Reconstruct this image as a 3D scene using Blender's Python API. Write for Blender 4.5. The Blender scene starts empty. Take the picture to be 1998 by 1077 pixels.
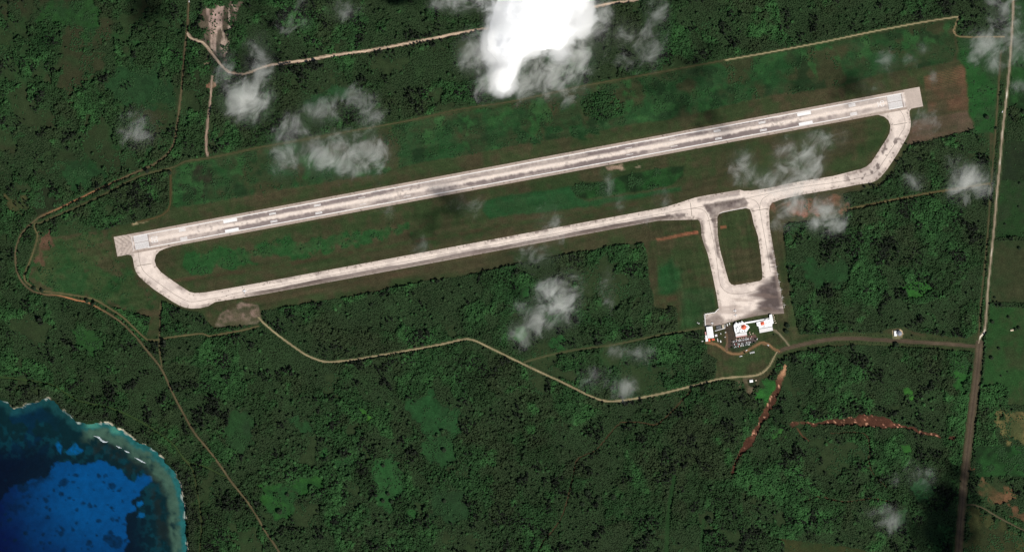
import bpy, math, random
import numpy as np
from mathutils import Vector, Matrix
from mathutils.geometry import delaunay_2d_cdt

random.seed(7)
S = 1.65                      # metres per map unit (one photograph pixel on the ground)
CAM_H = 20000.0
def X(px): return (px - 999.0) * S
def Y(py): return (538.5 - py) * S
def R(d): return math.radians(d)

scene = bpy.context.scene
COL = scene.collection

# ------------------------------------------------------------------ camera, sky, sun, exposure
cam_d = bpy.data.cameras.new('camera')
cam = bpy.data.objects.new('camera', cam_d); COL.objects.link(cam)
cam.location = (0, 0, CAM_H)
cam_d.sensor_width = 36.0
cam_d.lens = 36.0 * CAM_H / (1998 * S)
cam_d.clip_start = 10.0
cam_d.clip_end = 60000.0
scene.camera = cam

SUN_EL = 48.0
SUN_DIR = Vector((0.74 * math.cos(R(SUN_EL)), -0.672 * math.cos(R(SUN_EL)), math.sin(R(SUN_EL)))).normalized()
world = bpy.data.worlds.new('World'); scene.world = world
world.use_nodes = True
wn = world.node_tree
for n in list(wn.nodes): wn.nodes.remove(n)
wo = wn.nodes.new('ShaderNodeOutputWorld'); bg = wn.nodes.new('ShaderNodeBackground'); sk = wn.nodes.new('ShaderNodeTexSky')
sk.sky_type = 'NISHITA'; sk.sun_disc = False
sk.sun_elevation = R(SUN_EL); sk.sun_rotation = math.atan2(SUN_DIR.x, SUN_DIR.y)
sk.air_density = 1.0; sk.dust_density = 0.6; sk.ozone_density = 1.0
bg.inputs['Strength'].default_value = 0.05
wn.links.new(sk.outputs[0], bg.inputs[0]); wn.links.new(bg.outputs[0], wo.inputs[0])
sun_d = bpy.data.lights.new('sun', 'SUN'); sun_d.energy = 4.8; sun_d.angle = R(0.5); sun_d.color = (1.0, 0.96, 0.90)
sun = bpy.data.objects.new('sun', sun_d); COL.objects.link(sun)
sun.rotation_euler = SUN_DIR.to_track_quat('Z', 'Y').to_euler()
vs = scene.view_settings
scene.display_settings.display_device = 'sRGB'
vs.view_transform = 'Standard'; vs.look = 'None'; vs.exposure = 0.0; vs.gamma = 1.0; vs.use_curve_mapping = False
cy = scene.cycles
cy.max_bounces = 12; cy.diffuse_bounces = 2; cy.glossy_bounces = 1; cy.transmission_bounces = 2
cy.volume_bounces = 9; cy.transparent_max_bounces = 8
cy.volume_step_rate = 1.0; cy.volume_max_steps = 64
cy.use_denoising = True; cy.denoiser = 'OPENIMAGEDENOISE'

# ------------------------------------------------------------------ noise
def vnoise(x, y, seed):
    r = np.random.RandomState(seed); g = r.rand(256, 256)
    xi = np.floor(x).astype(np.int64); yi = np.floor(y).astype(np.int64)
    fx = x - xi; fy = y - yi
    fx = fx * fx * (3 - 2 * fx); fy = fy * fy * (3 - 2 * fy)
    x0 = xi & 255; x1 = (xi + 1) & 255; y0 = yi & 255; y1 = (yi + 1) & 255
    return (g[y0, x0] * (1 - fx) + g[y0, x1] * fx) * (1 - fy) + (g[y1, x0] * (1 - fx) + g[y1, x1] * fx) * fy
def fbm(x, y, scale, octv=4, seed=1, sx=1.0, sy=1.0, rough=0.5):
    a = 1.0; t = 0.0; s = 0.0; c, d = math.cos(0.5), math.sin(0.5)
    u = x / scale * sx; v = y / scale * sy
    for o in range(octv):
        s = s + a * vnoise(u + 17.3 * o, v - 9.1 * o, seed + o); t += a; a *= rough
        if sx == 1.0 and sy == 1.0: u, v = (u * c - v * d) * 2.03, (u * d + v * c) * 2.03
        else: u, v = u * 2.03, v * 2.03
    return s / t
def sstep(a, b, x):
    t = np.clip((x - a) / (b - a), 0, 1); return t * t * (3 - 2 * t)
def srgb(r, g, b, k=1.25):
    def f(c):
        c /= 255.0
        return (c / 12.92 if c <= 0.04045 else ((c + 0.055) / 1.055) ** 2.4) / k
    return np.array([f(r), f(g), f(b)])

# ------------------------------------------------------------------ map geometry helpers
def segdist(x, y, pts, closed):
    d = np.full(x.shape, 1e9)
    n = len(pts)
    for i in range(n if closed else n - 1):
        ax, ay = pts[i]; bx, by = pts[(i + 1) % n]
        dx, dy = bx - ax, by - ay; L = dx * dx + dy * dy + 1e-9
        t = np.clip(((x - ax) * dx + (y - ay) * dy) / L, 0, 1)
        d = np.minimum(d, (x - ax - t * dx) ** 2 + (y - ay - t * dy) ** 2)
    return np.sqrt(d)
def inside(x, y, pts):
    r = np.zeros(x.shape, bool); n = len(pts); j = n - 1
    for i in range(n):
        xi, yi = pts[i]; xj, yj = pts[j]
        if yi != yj:
            r ^= ((yi > y) != (yj > y)) & (x < (xj - xi) * (y - yi) / (yj - yi) + xi)
        j = i
    return r
def sdf(x, y, pts, margin=40):
    """signed distance, negative inside; only exact near the polygon"""
    P = np.array(pts, float)
    m = (x > P[:, 0].min() - margin) & (x < P[:, 0].max() + margin) & (y > P[:, 1].min() - margin) & (y < P[:, 1].max() + margin)
    out = np.full(x.shape, 1e3)
    if m.any():
        xx, yy = x[m], y[m]
        d = segdist(xx, yy, pts, True)
        out[m] = np.where(inside(xx, yy, pts), -d, d)
    return out
def ldist(x, y, pts, margin=40):
    P = np.array(pts, float)
    m = (x > P[:, 0].min() - margin) & (x < P[:, 0].max() + margin) & (y > P[:, 1].min() - margin) & (y < P[:, 1].max() + margin)
    out = np.full(x.shape, 1e3)
    if m.any(): out[m] = segdist(x[m], y[m], pts, False)
    return out
def smooth(pts, step=6.0):
    """Catmull-Rom resample"""
    P = [Vector(p) for p in pts]; P = [P[0] * 2 - P[1]] + P + [P[-1] * 2 - P[-2]]
    out = []
    for i in range(1, len(P) - 2):
        n = max(1, int((P[i + 1] - P[i]).length / step))
        for k in range(n):
            t = k / n
            out.append(tuple(0.5 * ((2 * P[i]) + (P[i + 1] - P[i - 1]) * t + (2 * P[i - 1] - 5 * P[i] + 4 * P[i + 1] - P[i + 2]) * t * t + (3 * P[i] - P[i - 1] - 3 * P[i + 1] + P[i + 2]) * t ** 3)))
    out.append(tuple(P[-2]))
    return out

# ------------------------------------------------------------------ the map itself
COAST = [(-3000, 700), (-600, 790), (-60, 770), (0, 779), (15, 783), (25, 798), (32, 797), (50, 789), (73, 783), (95, 776), (108, 783), (117, 797), (133, 806), (150, 822), (170, 828), (186, 824),
         (211, 825), (226, 834), (241, 842), (258, 853), (271, 866), (285, 869), (298, 875), (313, 889), (326, 905), (341, 920), (349, 940), (355, 962), (359, 980),
         (361, 1000), (363, 1040), (365, 1077), (372, 1130), (368, 1250), (420, 1500), (700, 2600), (900, 6000), (-3000, 6000)]

ROADS = {}
def road(key, pts, w, col, halo=2.0, tone=None): ROADS[key] = dict(pts=smooth(pts), w=w, col=col, halo=halo)
TAN = srgb(100, 90, 66); PALE = srgb(200, 180, 150); BROWN = srgb(100, 82, 62); GREY = srgb(98, 84, 70); OLIVE = srgb(78, 78, 48)
road('west', [(369, -260), (368, 0), (364, 65), (360, 100), (354, 175), (348, 225), (343, 262), (341, 272), (337, 285), (329, 298), (312, 313), (290, 326), (250, 343), (215, 359), (180, 375), (150, 390), (110, 409),
              (80, 422), (66, 432), (50, 447), (38, 463), (31, 485), (30, 505), (32, 525), (38, 542), (50, 558), (66, 569), (82, 574), (110, 576), (133, 581), (150, 586), (168, 589), (185, 597), (215, 614), (240, 632),
              (265, 657), (290, 688), (312, 715), (325, 740), (340, 773), (357, 805), (380, 845), (405, 875), (430, 908), (450, 938), (480, 975), (500, 1005), (520, 1040), (545, 1077), (700, 1330)], 2.6, TAN)
road('south', [(505, 620), (512, 628), (540, 652), (570, 674), (595, 691), (620, 702), (640, 706), (680, 703), (730, 695), (800, 683), (860, 672), (905, 662), (925, 664), (955, 678), (1000, 700), (1050, 724), (1100, 747),
               (1150, 772), (1175, 781), (1190, 783), (1230, 779), (1290, 768), (1350, 753), (1400, 740), (1430, 736), (1460, 734), (1480, 731), (1495, 722), (1505, 708), (1510, 697), (1516, 687), (1524, 681)], 2.3, srgb(164, 150, 116), 3.2)
road('survey', [(365, 65), (375, 77), (395, 83), (410, 100), (425, 120), (440, 137), (455, 144), (472, 146), (490, 141), (515, 131), (550, 124), (600, 118), (640, 110), (700, 102), (750, 94), (800, 84), (860, 73), (890, 66), (940, 58),
                (990, 52), (1080, 32), (1165, 13), (1200, 6), (1235, 1), (1290, -14)], 3.8, srgb(205, 180, 155), 2.0)
road('strip', [(414, 150), (412, 180), (409, 210), (404, 250), (402, 290), (405, 304)], 3.6, srgb(160, 138, 120), 1.5)
road('north_fence', [(66, 434), (73, 437), (110, 421), (150, 404), (200, 381), (240, 360), (280, 341), (330, 329), (345, 324), (362, 315), (400, 310), (450, 300), (500, 289), (530, 284), (640, 264), (720, 250), (801, 235), (901, 213),
                     (1000, 198), (1150, 166), (1250, 148), (1376, 125), (1415, 118)], 1.5, srgb(82, 80, 54), 4.5)
road('north_sand', [(1415, 118), (1500, 103), (1600, 84), (1700, 63), (1800, 44), (1871, 33)], 1.3, srgb(176, 162, 124), 4.0)
road('corner_track', [(1871, 33), (1866, 70), (1960, 72)], 1.4, srgb(150, 130, 95), 1.0)
road('west_cut', [(333, 332), (333, 370), (332, 400), (328, 410), (318, 419), (300, 426), (270, 433)], 2.2, srgb(82, 72, 46), 3.0)
road('west_fence', [(67, 436), (66, 445), (73, 455), (72, 468), (62, 500), (50, 530), (47, 545), (58, 556), (72, 564), (90, 569), (130, 574), (180, 583), (205, 596), (240, 619), (262, 640), (287, 663), (297, 665), (312, 662), (340, 657),
                    (395, 651), (408, 656), (430, 652), (470, 645), (505, 636)], 2.0, srgb(104, 96, 66), 3.0)
road('cut_south', [(314, 590), (311, 660), (312, 690), (316, 716)], 1.8, srgb(92, 86, 60), 2.0)
road('south_fence', [(1022, 707), (1060, 696), (1120, 683), (1200, 672), (1280, 655), (1320, 648), (1372, 640)], 1.6, srgb(82, 84, 56), 4.0)
road('airport', [(1518, 687), (1528, 681), (1545, 677), (1580, 669), (1620, 662), (1660, 660), (1700, 662), (1750, 665), (1800, 668), (1850, 671), (1905, 676)], 6.5, srgb(92, 80, 66), 13)
road('east_upper', [(1980, -260), (1977, 0), (1972, 100), (1965, 180), (1958, 240), (1955, 270), (1950, 330), (1945, 380), (1941, 430), (1938, 460), (1932, 520), (1928, 560), (1924, 620), (1920, 650), (1913, 657), (1909, 672)], 3.0, srgb(160, 145, 122), 6)
road('east_lower', [(1911, 670), (1909, 700), (1905, 740), (1900, 780), (1895, 820), (1888, 880), (1882, 930), (1878, 980), (1873, 1040), (1868, 1100), (1845, 1330)], 14, srgb(92, 80, 66), 5)
road('old_strip', [(1953, 100), (1948, 180), (1943, 250), (1934, 360), (1929, 430), (1925, 480), (1919, 540), (1914, 590), (1911, 640), (1909, 660)], 2.0, srgb(84, 80, 56), 3)
road('loop', [(1378, 668), (1386, 669), (1396, 671), (1408, 678), (1418, 686), (1430, 691), (1445, 690), (1460, 683), (1478, 672), (1490, 667), (1500, 672), (1510, 681), (1522, 686)], 4.2, srgb(138, 108, 78), 1)
road('loop_link', [(1418, 686), (1416, 678), (1419, 668), (1419, 658), (1417, 648)], 3.0, srgb(120, 96, 78), 1)
road('drive', [(1508, 643), (1514, 644), (1521, 652), (1530, 662), (1540, 675)], 2.6, srgb(128, 118, 95), 1)
road('east_track', [(1655, 408), (1700, 399), (1760, 387), (1820, 376), (1870, 368), (1932, 358)], 3.5, srgb(96, 88, 58), 2.0)
road('se_side', [(1885, 985), (1898, 984), (1920, 992), (1950, 1010), (1998, 1035), (2080, 1080)], 2.2, srgb(90, 84, 64), 2)
road('coast_path', [(-60, 730), (0, 735), (50, 741), (80, 746), (105, 752), (130, 768), (150, 781), (200, 792), (230, 801), (270, 820), (310, 845), (340, 868), (352, 885), (370, 903), (400, 910), (430, 925), (443, 930)], 1.8, srgb(52, 74, 38), 1.5)
road('coast_spur', [(355, 892), (375, 915), (383, 950), (390, 990), (393, 1030), (390, 1077), (395, 1150)], 2.0, srgb(58, 66, 38), 1.5)
road('trail', [(1050, 1077), (1060, 1055), (1095, 1010), (1118, 930), (1126, 896), (1160, 880), (1180, 858), (1203, 830), (1212, 824), (1255, 824), (1270, 829), (1283, 827), (1304, 809), (1330, 782), (1348, 762)], 1.4, srgb(74, 58, 40), 1.0)
road('trail_east', [(1556, 836), (1565, 850), (1578, 860)], 1.4, srgb(92, 62, 44), 0.5)
road('trail_mid', [(1620, 845), (1685, 845), (1697, 870), (1695, 900), (1705, 925), (1730, 950)], 1.2, srgb(66, 56, 38), 0.5)
road('trail_low', [(1570, 978), (1600, 968), (1625, 975), (1660, 978), (1700, 972), (1735, 978)], 1.3, srgb(78, 60, 42), 0.5)
road('swath', [(1316, 930), (1306, 990), (1300, 1077)], 1.2, srgb(44, 58, 30), 6)
road('swath_low', [(1373, 1015), (1368, 1077), (1366, 1140)], 1.2, srgb(58, 62, 36), 4)

# runway frame: s along (west to east), t across (north to south), in map units
O = Vector((222.0, 462.6)); U = Vector((0.98312, -0.18296)); V = Vector((0.18296, 0.98312))
def st(s, t): p = O + U * s + V * t; return (p.x, p.y)
RUN_L, RUN_W = 1599.0, 38.6
RUNWAY = [st(0, 0), st(RUN_L, 0), st(RUN_L, RUN_W), st(0, RUN_W)]

TAXI_OUT = [(229, 499.5), (250, 496.8), (256, 498.5), (259.5, 505), (261, 515), (263, 524), (266, 532), (272, 540), (285, 552), (301, 565), (320, 577.5), (336, 588), (350, 596), (361, 600), (374, 602), (390, 601), (406, 597.5), (420, 589),
            st(260, 163), st(600, 163.5), st(900, 163), st(1050, 163), (1361, 428.5), (1365, 432), (1367.5, 440), (1369, 460), (1374, 478), (1381, 496), (1391, 540), (1398.7, 577.6), (1402.5, 602), (1394.5, 610.5), (1376, 613.5),
            (1377, 637), (1412, 634), (1420, 629), (1430, 628), (1440, 624), (1452, 621.5), (1475, 616.5), (1500, 612.5), (1504, 613), (1530, 611.5), (1522.6, 565), (1517.6, 540), (1511, 496), (1502, 445), (1500.5, 415), (1502, 402), (1507.5, 395.5),
            (1525, 389), (1562.7, 380.5), (1625, 370), (1675.5, 360), (1700.6, 356.5), (1711, 352), (1718, 346), (1730.7, 331), (1750.8, 301), (1768, 271), (1774, 259), (1777, 247), (1777, 237), (1774.6, 224), (1774.5, 217), (1778, 212.5),
            (1790, 210), (1788, 200), (1600, 240), (1000, 351), (400, 462), (230, 490)]
TAXI_HOLE_W = [st(105, RUN_W), (351, 478.8), (336, 481), (323.5, 484.5), (311, 490), (304, 498), (301.5, 508), (304.7, 519), (313.4, 530.5), (326, 540), (346, 554), (360, 563), (370, 569.5), (380, 571.8), (401, 570.5), st(265, 139.8), st(700, 139.8),
               st(1065, 139.8), (1303, 402.8), (1322, 397), (1340, 391), (1356, 386), (1375, 382), (1444, 370.6), (1452, 373), (1469, 372), (1500, 367.3), (1537.6, 358.5), (1575, 352), (1625, 344), (1660.5, 335), (1680, 330), (1690.6, 325.5), (1700.6, 316.5),
               (1730.7, 270), (1736, 259), (1737.5, 246), (1733.5, 235), (1725, 228), (1714, 224.8), (1702, 225), (1690, 227.7), (1680, 229.6)]
TAXI_HOLE_APRON = [(1399.5, 424), (1403, 417.5), (1411, 414), (1456, 406.4), (1463, 408.5), (1466.5, 417), (1471, 438), (1479, 461), (1484, 496), (1488, 538), (1487, 545), (1481.4, 548.6), (1434, 556.4), (1427, 555), (1422, 549), (1416, 528.5), (1410.4, 507.6), (1407, 496.5), (1403, 477), (1400, 455)]

def nearpave(x, y):
    d = sdf(x, y, RUNWAY)
    t = sdf(x, y, TAXI_OUT)
    h = np.maximum(t, -np.minimum(sdf(x, y, TAXI_HOLE_W), sdf(x, y, TAXI_HOLE_APRON)))
    return np.minimum(d, h)

# land cover polygons: (points, colour, colour 2, forest density, edge softness, edge wobble)
MOWN = srgb(52, 66, 38); MOWN2 = srgb(62, 61, 41); LUSH = srgb(38, 70, 38); LUSH2 = srgb(30, 56, 30); DRY = srgb(92, 74, 54); RED = srgb(124, 78, 54)
WOODF = srgb(27, 46, 25); WOODF2 = srgb(32, 44, 26)
SHRUBG = srgb(36, 70, 34)
AIRFIELD = [(335, 325), (400, 310), (640, 264), (1000, 198), (1250, 148), (1500, 103), (1871, 34), (1866, 70), (1960, 74), (1945, 180), (1934, 330), (1930, 356), (1932, 240), (1900, 252), (1850, 262), (1800, 276), (1775, 282), (1755, 312),
            (1738, 345), (1715, 366), (1660, 375), (1645, 380), (1652, 408), (1643, 425), (1578, 432), (1545, 434), (1528, 442), (1534, 500), (1543, 580), (1552, 620), (1560, 652), (1600, 651), (1660, 648), (1700, 650), (1735, 641), (1765, 638), (1785, 647),
            (1850, 656), (1885, 659), (1902, 650), (1912, 640), (1912, 668), (1905, 690), (1888, 684), (1850, 681), (1750, 677), (1660, 673), (1600, 678), (1545, 691), (1518, 706), (1508, 728), (1490, 740), (1440, 745), (1395, 740), (1396, 712), (1400, 700), (1380, 690), (1378, 672), (1372, 640),
            (1323, 646), (1320, 600), (1306, 598), (1303, 605), (1290, 603), (1276, 598), (1275, 575), (1265, 540), (1262, 500), (1255, 474), (1190, 480), (1130, 492), (1055, 505), (1000, 516), (960, 526), (900, 539), (830, 549), (760, 563), (690, 578),
            (620, 589), (560, 599), (512, 607), (512, 625), (505, 633), (460, 638), (418, 641), (402, 625), (395, 612), (370, 606), (318, 588), (312, 594), (310, 655), (295, 660), (285, 655), (294, 620), (235, 602), (205, 594), (180, 581), (120, 572), (90, 567), (72, 562),
            (55, 545), (62, 510), (76, 462), (108, 462), (190, 451), (222, 442), (270, 432), (310, 420), (330, 404), (333, 360)]
NORTH_LUSH = [(338, 402), (337, 327), (400, 312), (640, 267), (1000, 201), (1250, 151), (1500, 106), (1864, 38), (1862, 75), (1866, 100), (1860, 120), (1826, 128), (1713, 145), (1663, 163), (1575, 178), (1500, 187), (1376, 217), (1326, 230), (1250, 240),
              (1188, 252), (1125, 265), (1000, 285), (901, 305), (826, 316), (751, 337), (708, 344), (675, 349), (500, 380), (420, 394), (345, 405)]
COVER = [
    (AIRFIELD, MOWN, MOWN2, 0.0, 1.2, 1.5),
    (NORTH_LUSH, LUSH, srgb(46, 60, 36), 0.14, 2.0, 2.5),
    ([(75, 462), (190, 450), (215, 462), (222, 500), (262, 530), (300, 575), (292, 615), (220, 596), (180, 580), (100, 568), (60, 545), (66, 505)], srgb(36, 66, 34), MOWN, 0.03, 4, 5),
    ([(150, 470), (210, 462), (225, 505), (245, 520), (230, 535), (180, 520), (150, 500)], MOWN2, MOWN, 0.0, 8, 8),
    ([(76, 456), (92, 455), (108, 463), (104, 485), (94, 505), (90, 540), (80, 538), (70, 505)], srgb(88, 68, 52), srgb(76, 64, 46), 0.0, 3, 4),
    # infield strips
    ([(376, 505), (400, 497), (520, 480), (640, 462), (700, 462), (760, 440), (800, 436), (800, 452), (700, 478), (560, 500), (450, 520), (395, 530), (374, 525)], srgb(36, 72, 36), srgb(48, 66, 38), 0.02, 3, 4),
    ([(945, 392), (970, 384), (1115, 364), (1128, 385), (1150, 392), (1330, 364), (1330, 372), (1150, 404), (1000, 420), (955, 428), (942, 410)], srgb(36, 74, 40), srgb(42, 70, 40), 0.0, 3, 3),
    ([(1114, 367), (1130, 358), (1180, 355), (1215, 342), (1280, 330), (1335, 324), (1332, 345), (1310, 362), (1250, 372), (1200, 380), (1150, 389), (1130, 385)], WOODF, SHRUBG, 0.55, 3, 3),
    ([(330, 545), (400, 537), (600, 505), (900, 452), (1300, 385), (1300, 391), (900, 459), (600, 512), (400, 546), (340, 552)], srgb(68, 60, 42), MOWN, 0.0, 4, 3),
    ([(480, 590), (560, 582), (760, 545), (1000, 510), (1000, 500), (760, 528), (600, 556), (470, 582)], srgb(70, 62, 44), MOWN2, 0.0, 6, 3),
    # north side
    ([(1133, 197), (1150, 184), (1180, 176), (1205, 190), (1222, 200), (1218, 226), (1170, 240), (1140, 226)], WOODF, SHRUBG, 0.6, 2, 3),
    ([(1000, 262), (1120, 240), (1170, 232), (1168, 255), (1120, 262), (1000, 284)], LUSH2, LUSH, 0.35, 3, 4),
    ([(380, 325), (410, 322), (415, 350), (405, 385), (375, 382), (370, 350)], srgb(42, 46, 32), LUSH2, 0.4, 8, 8),
    # reddish worked fields at the east end of the runway
    ([(1802, 150), (1845, 136), (1876, 128), (1883, 134), (1896, 210), (1890, 216), (1860, 219), (1812, 222), (1806, 190)], srgb(84, 68, 50), srgb(64, 62, 43), 0.0, 3, 3),
    ([(1782, 236), (1830, 226), (1888, 217), (1902, 252), (1850, 265), (1800, 278), (1780, 285), (1768, 282)], srgb(88, 74, 60), srgb(74, 66, 50), 0.0, 3, 3),
    ([(1868, 74), (1960, 76), (1948, 150), (1940, 260), (1898, 262), (1902, 240), (1890, 214), (1884, 130), (1868, 116)], srgb(36, 76, 36), srgb(40, 64, 36), 0.06, 3, 3),
    ([(1500, 400), (1505, 398), (1570, 384), (1640, 378), (1656, 405), (1640, 410), (1560, 418), (1505, 420)], srgb(118, 84, 64), srgb(84, 72, 52), 0.0, 4, 4),
    ([(1280, 466), (1340, 454), (1362, 450), (1363, 456), (1340, 460), (1284, 471)], srgb(136, 88, 64), srgb(112, 80, 58), 0.0, 1, 1),
    ([(1405, 441), (1417, 440), (1417, 446), (1406, 447)], srgb(130, 88, 62), srgb(110, 80, 60), 0.0, 1, 1),
    ([(1284, 520), (1312, 505), (1328, 530), (1328, 560), (1300, 585), (1283, 575)], srgb(36, 72, 38), srgb(42, 66, 38), 0.0, 8, 3),
    ([(1278, 578), (1320, 576), (1322, 586), (1302, 590), (1300, 602), (1282, 598)], srgb(68, 62, 42), MOWN, 0.0, 5, 3),
    ([(1330, 565), (1395, 560), (1400, 605), (1372, 635), (1330, 640)], srgb(42, 70, 38), srgb(46, 64, 38), 0.0, 7, 3),
    ([(1268, 470), (1280, 470), (1284, 560), (1280, 575), (1268, 560), (1264, 500)], MOWN2, MOWN, 0.0, 2, 2),
    # gravel patch by the taxiway
    ([(455, 598), (472, 590), (505, 596), (510, 625), (500, 632), (460, 635), (420, 638), (418, 634), (432, 612)], srgb(128, 112, 98), srgb(84, 80, 60), 0.0, 1.5, 2.5),
    # terminal surroundings
    ([(1414, 636), (1432, 634), (1434, 652), (1437, 660), (1474, 652), (1478, 662), (1470, 672), (1428, 682), (1420, 678), (1416, 660)], srgb(88, 72, 62), srgb(72, 62, 54), 0.0, 1, 1),
    ([(1426, 667), (1475, 658), (1478, 662), (1474, 668), (1428, 676)], srgb(96, 84, 82), srgb(82, 72, 68), 0.0, 0.8, 0.5),
    ([(1428, 675), (1474, 667), (1470, 676), (1456, 683), (1432, 687), (1424, 682)], srgb(42, 60, 38), srgb(48, 58, 38), 0.0, 1, 1),
    ([(1449, 733), (1487, 733), (1482, 748), (1470, 758), (1466, 772), (1458, 768), (1453, 754)], srgb(108, 94, 76), srgb(62, 60, 42), 0.0, 2, 2),
    ([(1436, 740), (1447, 742), (1448, 760), (1440, 762)], srgb(84, 80, 60), srgb(50, 58, 36), 0.1, 3, 2),
    ([(1459, 741), (1476, 741), (1476, 752), (1468, 756), (1460, 752)], srgb(46, 54, 34), srgb(40, 48, 30), 0.0, 1, 1),
    ([(1741.4, 644), (1758.9, 643.4), (1762, 650), (1760.7, 658.4), (1756, 661), (1748, 661.5), (1747, 668), (1744, 668), (1741.4, 662)], srgb(225, 205, 165), srgb(205, 185, 145), 0.0, 0.6, 0.3),
    # sandy scrape and limestone west of the north road
    ([(403, 12), (425, 16), (445, 12), (465, 10), (462, 30), (452, 50), (447, 75), (440, 92), (428, 85), (415, 82), (403, 70)], srgb(96, 86, 72), srgb(50, 52, 38), 0.0, 4, 9),
    ([(400, 84), (425, 84), (450, 100), (445, 125), (455, 140), (440, 140), (415, 112)], srgb(86, 78, 66), WOODF, 0.1, 6, 8),
    ([(402, 165), (420, 160), (424, 168), (412, 174), (402, 172)], srgb(170, 140, 120), srgb(120, 90, 70), 0.0, 1, 2),
    ([(396, 123), (410, 121), (410, 127), (398, 128)], srgb(150, 135, 110), srgb(80, 75, 55), 0.0, 1, 2),
    # lush clearings in the woods
    ([(695, 790), (712, 784), (722, 800), (716, 812), (705, 812), (692, 800)], srgb(60, 110, 42), srgb(48, 92, 40), 0.0, 3, 4),
    ([(838, 770), (885, 775), (893, 810), (890, 850), (870, 845), (840, 850), (800, 815), (798, 790)], srgb(36, 72, 38), srgb(34, 62, 34), 0.05, 5, 8),
    ([(835, 850), (880, 855), (890, 905), (870, 915), (840, 905), (824, 880)], srgb(38, 72, 38), srgb(34, 62, 34), 0.08, 5, 8),
    ([(750, 895), (778, 895), (780, 920), (798, 948), (776, 965), (770, 990), (750, 1005), (735, 985), (748, 950), (728, 915)], srgb(38, 74, 38), srgb(36, 64, 34), 0.06, 4, 7),
    ([(570, 812), (602, 808), (614, 830), (624, 850), (600, 844), (575, 832)], srgb(38, 68, 38), srgb(36, 62, 34), 0.0, 4, 5),
    ([(518, 955), (560, 938), (600, 930), (635, 938), (620, 948), (585, 960), (580, 1000), (548, 1025), (530, 1020), (512, 1000)], srgb(40, 78, 34), srgb(34, 66, 34), 0.06, 4, 8),
    ([(648, 900), (680, 892), (694, 905), (680, 918), (655, 912)], srgb(38, 74, 38), srgb(34, 62, 34), 0.05, 4, 5),
    ([(622, 872), (638, 878), (635, 892), (622, 886)], srgb(40, 76, 38), srgb(36, 66, 34), 0.0, 3, 4),
    ([(800, 1000), (822, 995), (824, 1015), (805, 1018)], srgb(40, 78, 38), srgb(36, 66, 34), 0.0, 3, 4),
    ([(840, 950), (900, 960), (905, 1000), (880, 1020), (835, 1010), (830, 980)], srgb(35, 60, 34), srgb(34, 54, 32), 0.15, 6, 8),
    ([(1006, 640), (1024, 635), (1030, 655), (1015, 668), (1002, 660)], srgb(52, 108, 42), srgb(44, 90, 40), 0.0, 3, 3),
    ([(1055, 665), (1092, 655), (1098, 680), (1065, 690)], srgb(38, 78, 38), srgb(34, 66, 34), 0.0, 4, 4),
    ([(1016, 562), (1034, 560), (1034, 580), (1020, 584)], srgb(40, 82, 40), srgb(38, 70, 36), 0.0, 3, 3),
    ([(1252, 710), (1275, 708), (1276, 730), (1256, 732)], srgb(34, 66, 36), srgb(32, 56, 32), 0.1, 5, 5),
    ([(1756, 758), (1768, 745), (1778, 738), (1790, 748), (1788, 768), (1776, 776), (1762, 770)], srgb(58, 108, 42), srgb(48, 90, 38), 0.0, 3, 4),
    ([(1850, 700), (1872, 692), (1890, 705), (1890, 770), (1870, 775), (1858, 750)], srgb(46, 90, 40), srgb(36, 66, 34), 0.35, 5, 7),
    ([(1485, 740), (1510, 735), (1518, 742), (1512, 765), (1502, 790), (1490, 800), (1480, 780)], srgb(44, 96, 40), srgb(36, 72, 34), 0.05, 3, 4),
    ([(1505, 845), (1528, 838), (1528, 856), (1510, 862)], srgb(52, 98, 42), srgb(42, 76, 36), 0.1, 4, 4),
    ([(1758, 868), (1778, 868), (1780, 882), (1765, 885)], srgb(52, 98, 42), srgb(42, 76, 36), 0.0, 3, 3),
    ([(1780, 952), (1800, 945), (1822, 955), (1820, 965), (1790, 965)], srgb(48, 84, 50), srgb(40, 70, 40), 0.0, 3, 4),
    ([(1742, 1000), (1770, 990), (1772, 1020), (1748, 1030)], srgb(46, 78, 46), srgb(40, 66, 38), 0.05, 4, 5),
    ([(1545, 520), (1600, 505), (1672, 500), (1665, 530), (1652, 560), (1600, 562), (1575, 545)], srgb(36, 68, 36), srgb(34, 58, 32), -0.06, 6, 8),
    ([(1770, 555), (1800, 555), (1808, 568), (1790, 574), (1772, 570)], srgb(46, 92, 38), srgb(38, 72, 34), 0.1, 4, 5),
    ([(150, 655), (180, 652), (190, 672), (165, 688), (150, 672)], srgb(38, 72, 34), srgb(34, 62, 32), 0.1, 5, 6),
    ([(170, 0), (190, 10), (190, 60), (165, 100), (150, 60), (80, 30), (95, 0)], srgb(38, 70, 34), srgb(34, 58, 32), 0.2, 8, 12),
    ([(225, 150), (265, 130), (330, 150), (345, 200), (290, 215), (240, 200), (215, 170)], srgb(34, 62, 34), srgb(30, 54, 30), 0.2, 8, 12),
    ([(120, 320), (180, 310), (200, 345), (150, 365), (120, 350)], srgb(34, 64, 34), srgb(30, 54, 30), 0.2, 8, 8),
    ([(10, 385), (50, 375), (66, 400), (50, 418), (20, 415)], srgb(72, 72, 44), srgb(48, 60, 34), 0.2, 5, 6),
    ([(0, 60), (25, 60), (25, 95), (0, 100)], srgb(44, 62, 34), srgb(40, 52, 30), 0.1, 6, 8),
    ([(60, 395), (75, 370), (115, 405), (100, 410), (70, 425)], srgb(34, 42, 26), srgb(34, 44, 26), 0.3, 5, 4),
    ([(580, 185), (680, 165), (690, 185), (620, 210), (590, 205)], srgb(38, 70, 40), srgb(32, 56, 32), 0.1, 8, 8),
    ([(455, 810), (490, 800), (505, 830), (470, 880), (450, 850)], srgb(38, 66, 36), srgb(34, 54, 32), 0.15, 6, 8),
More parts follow.
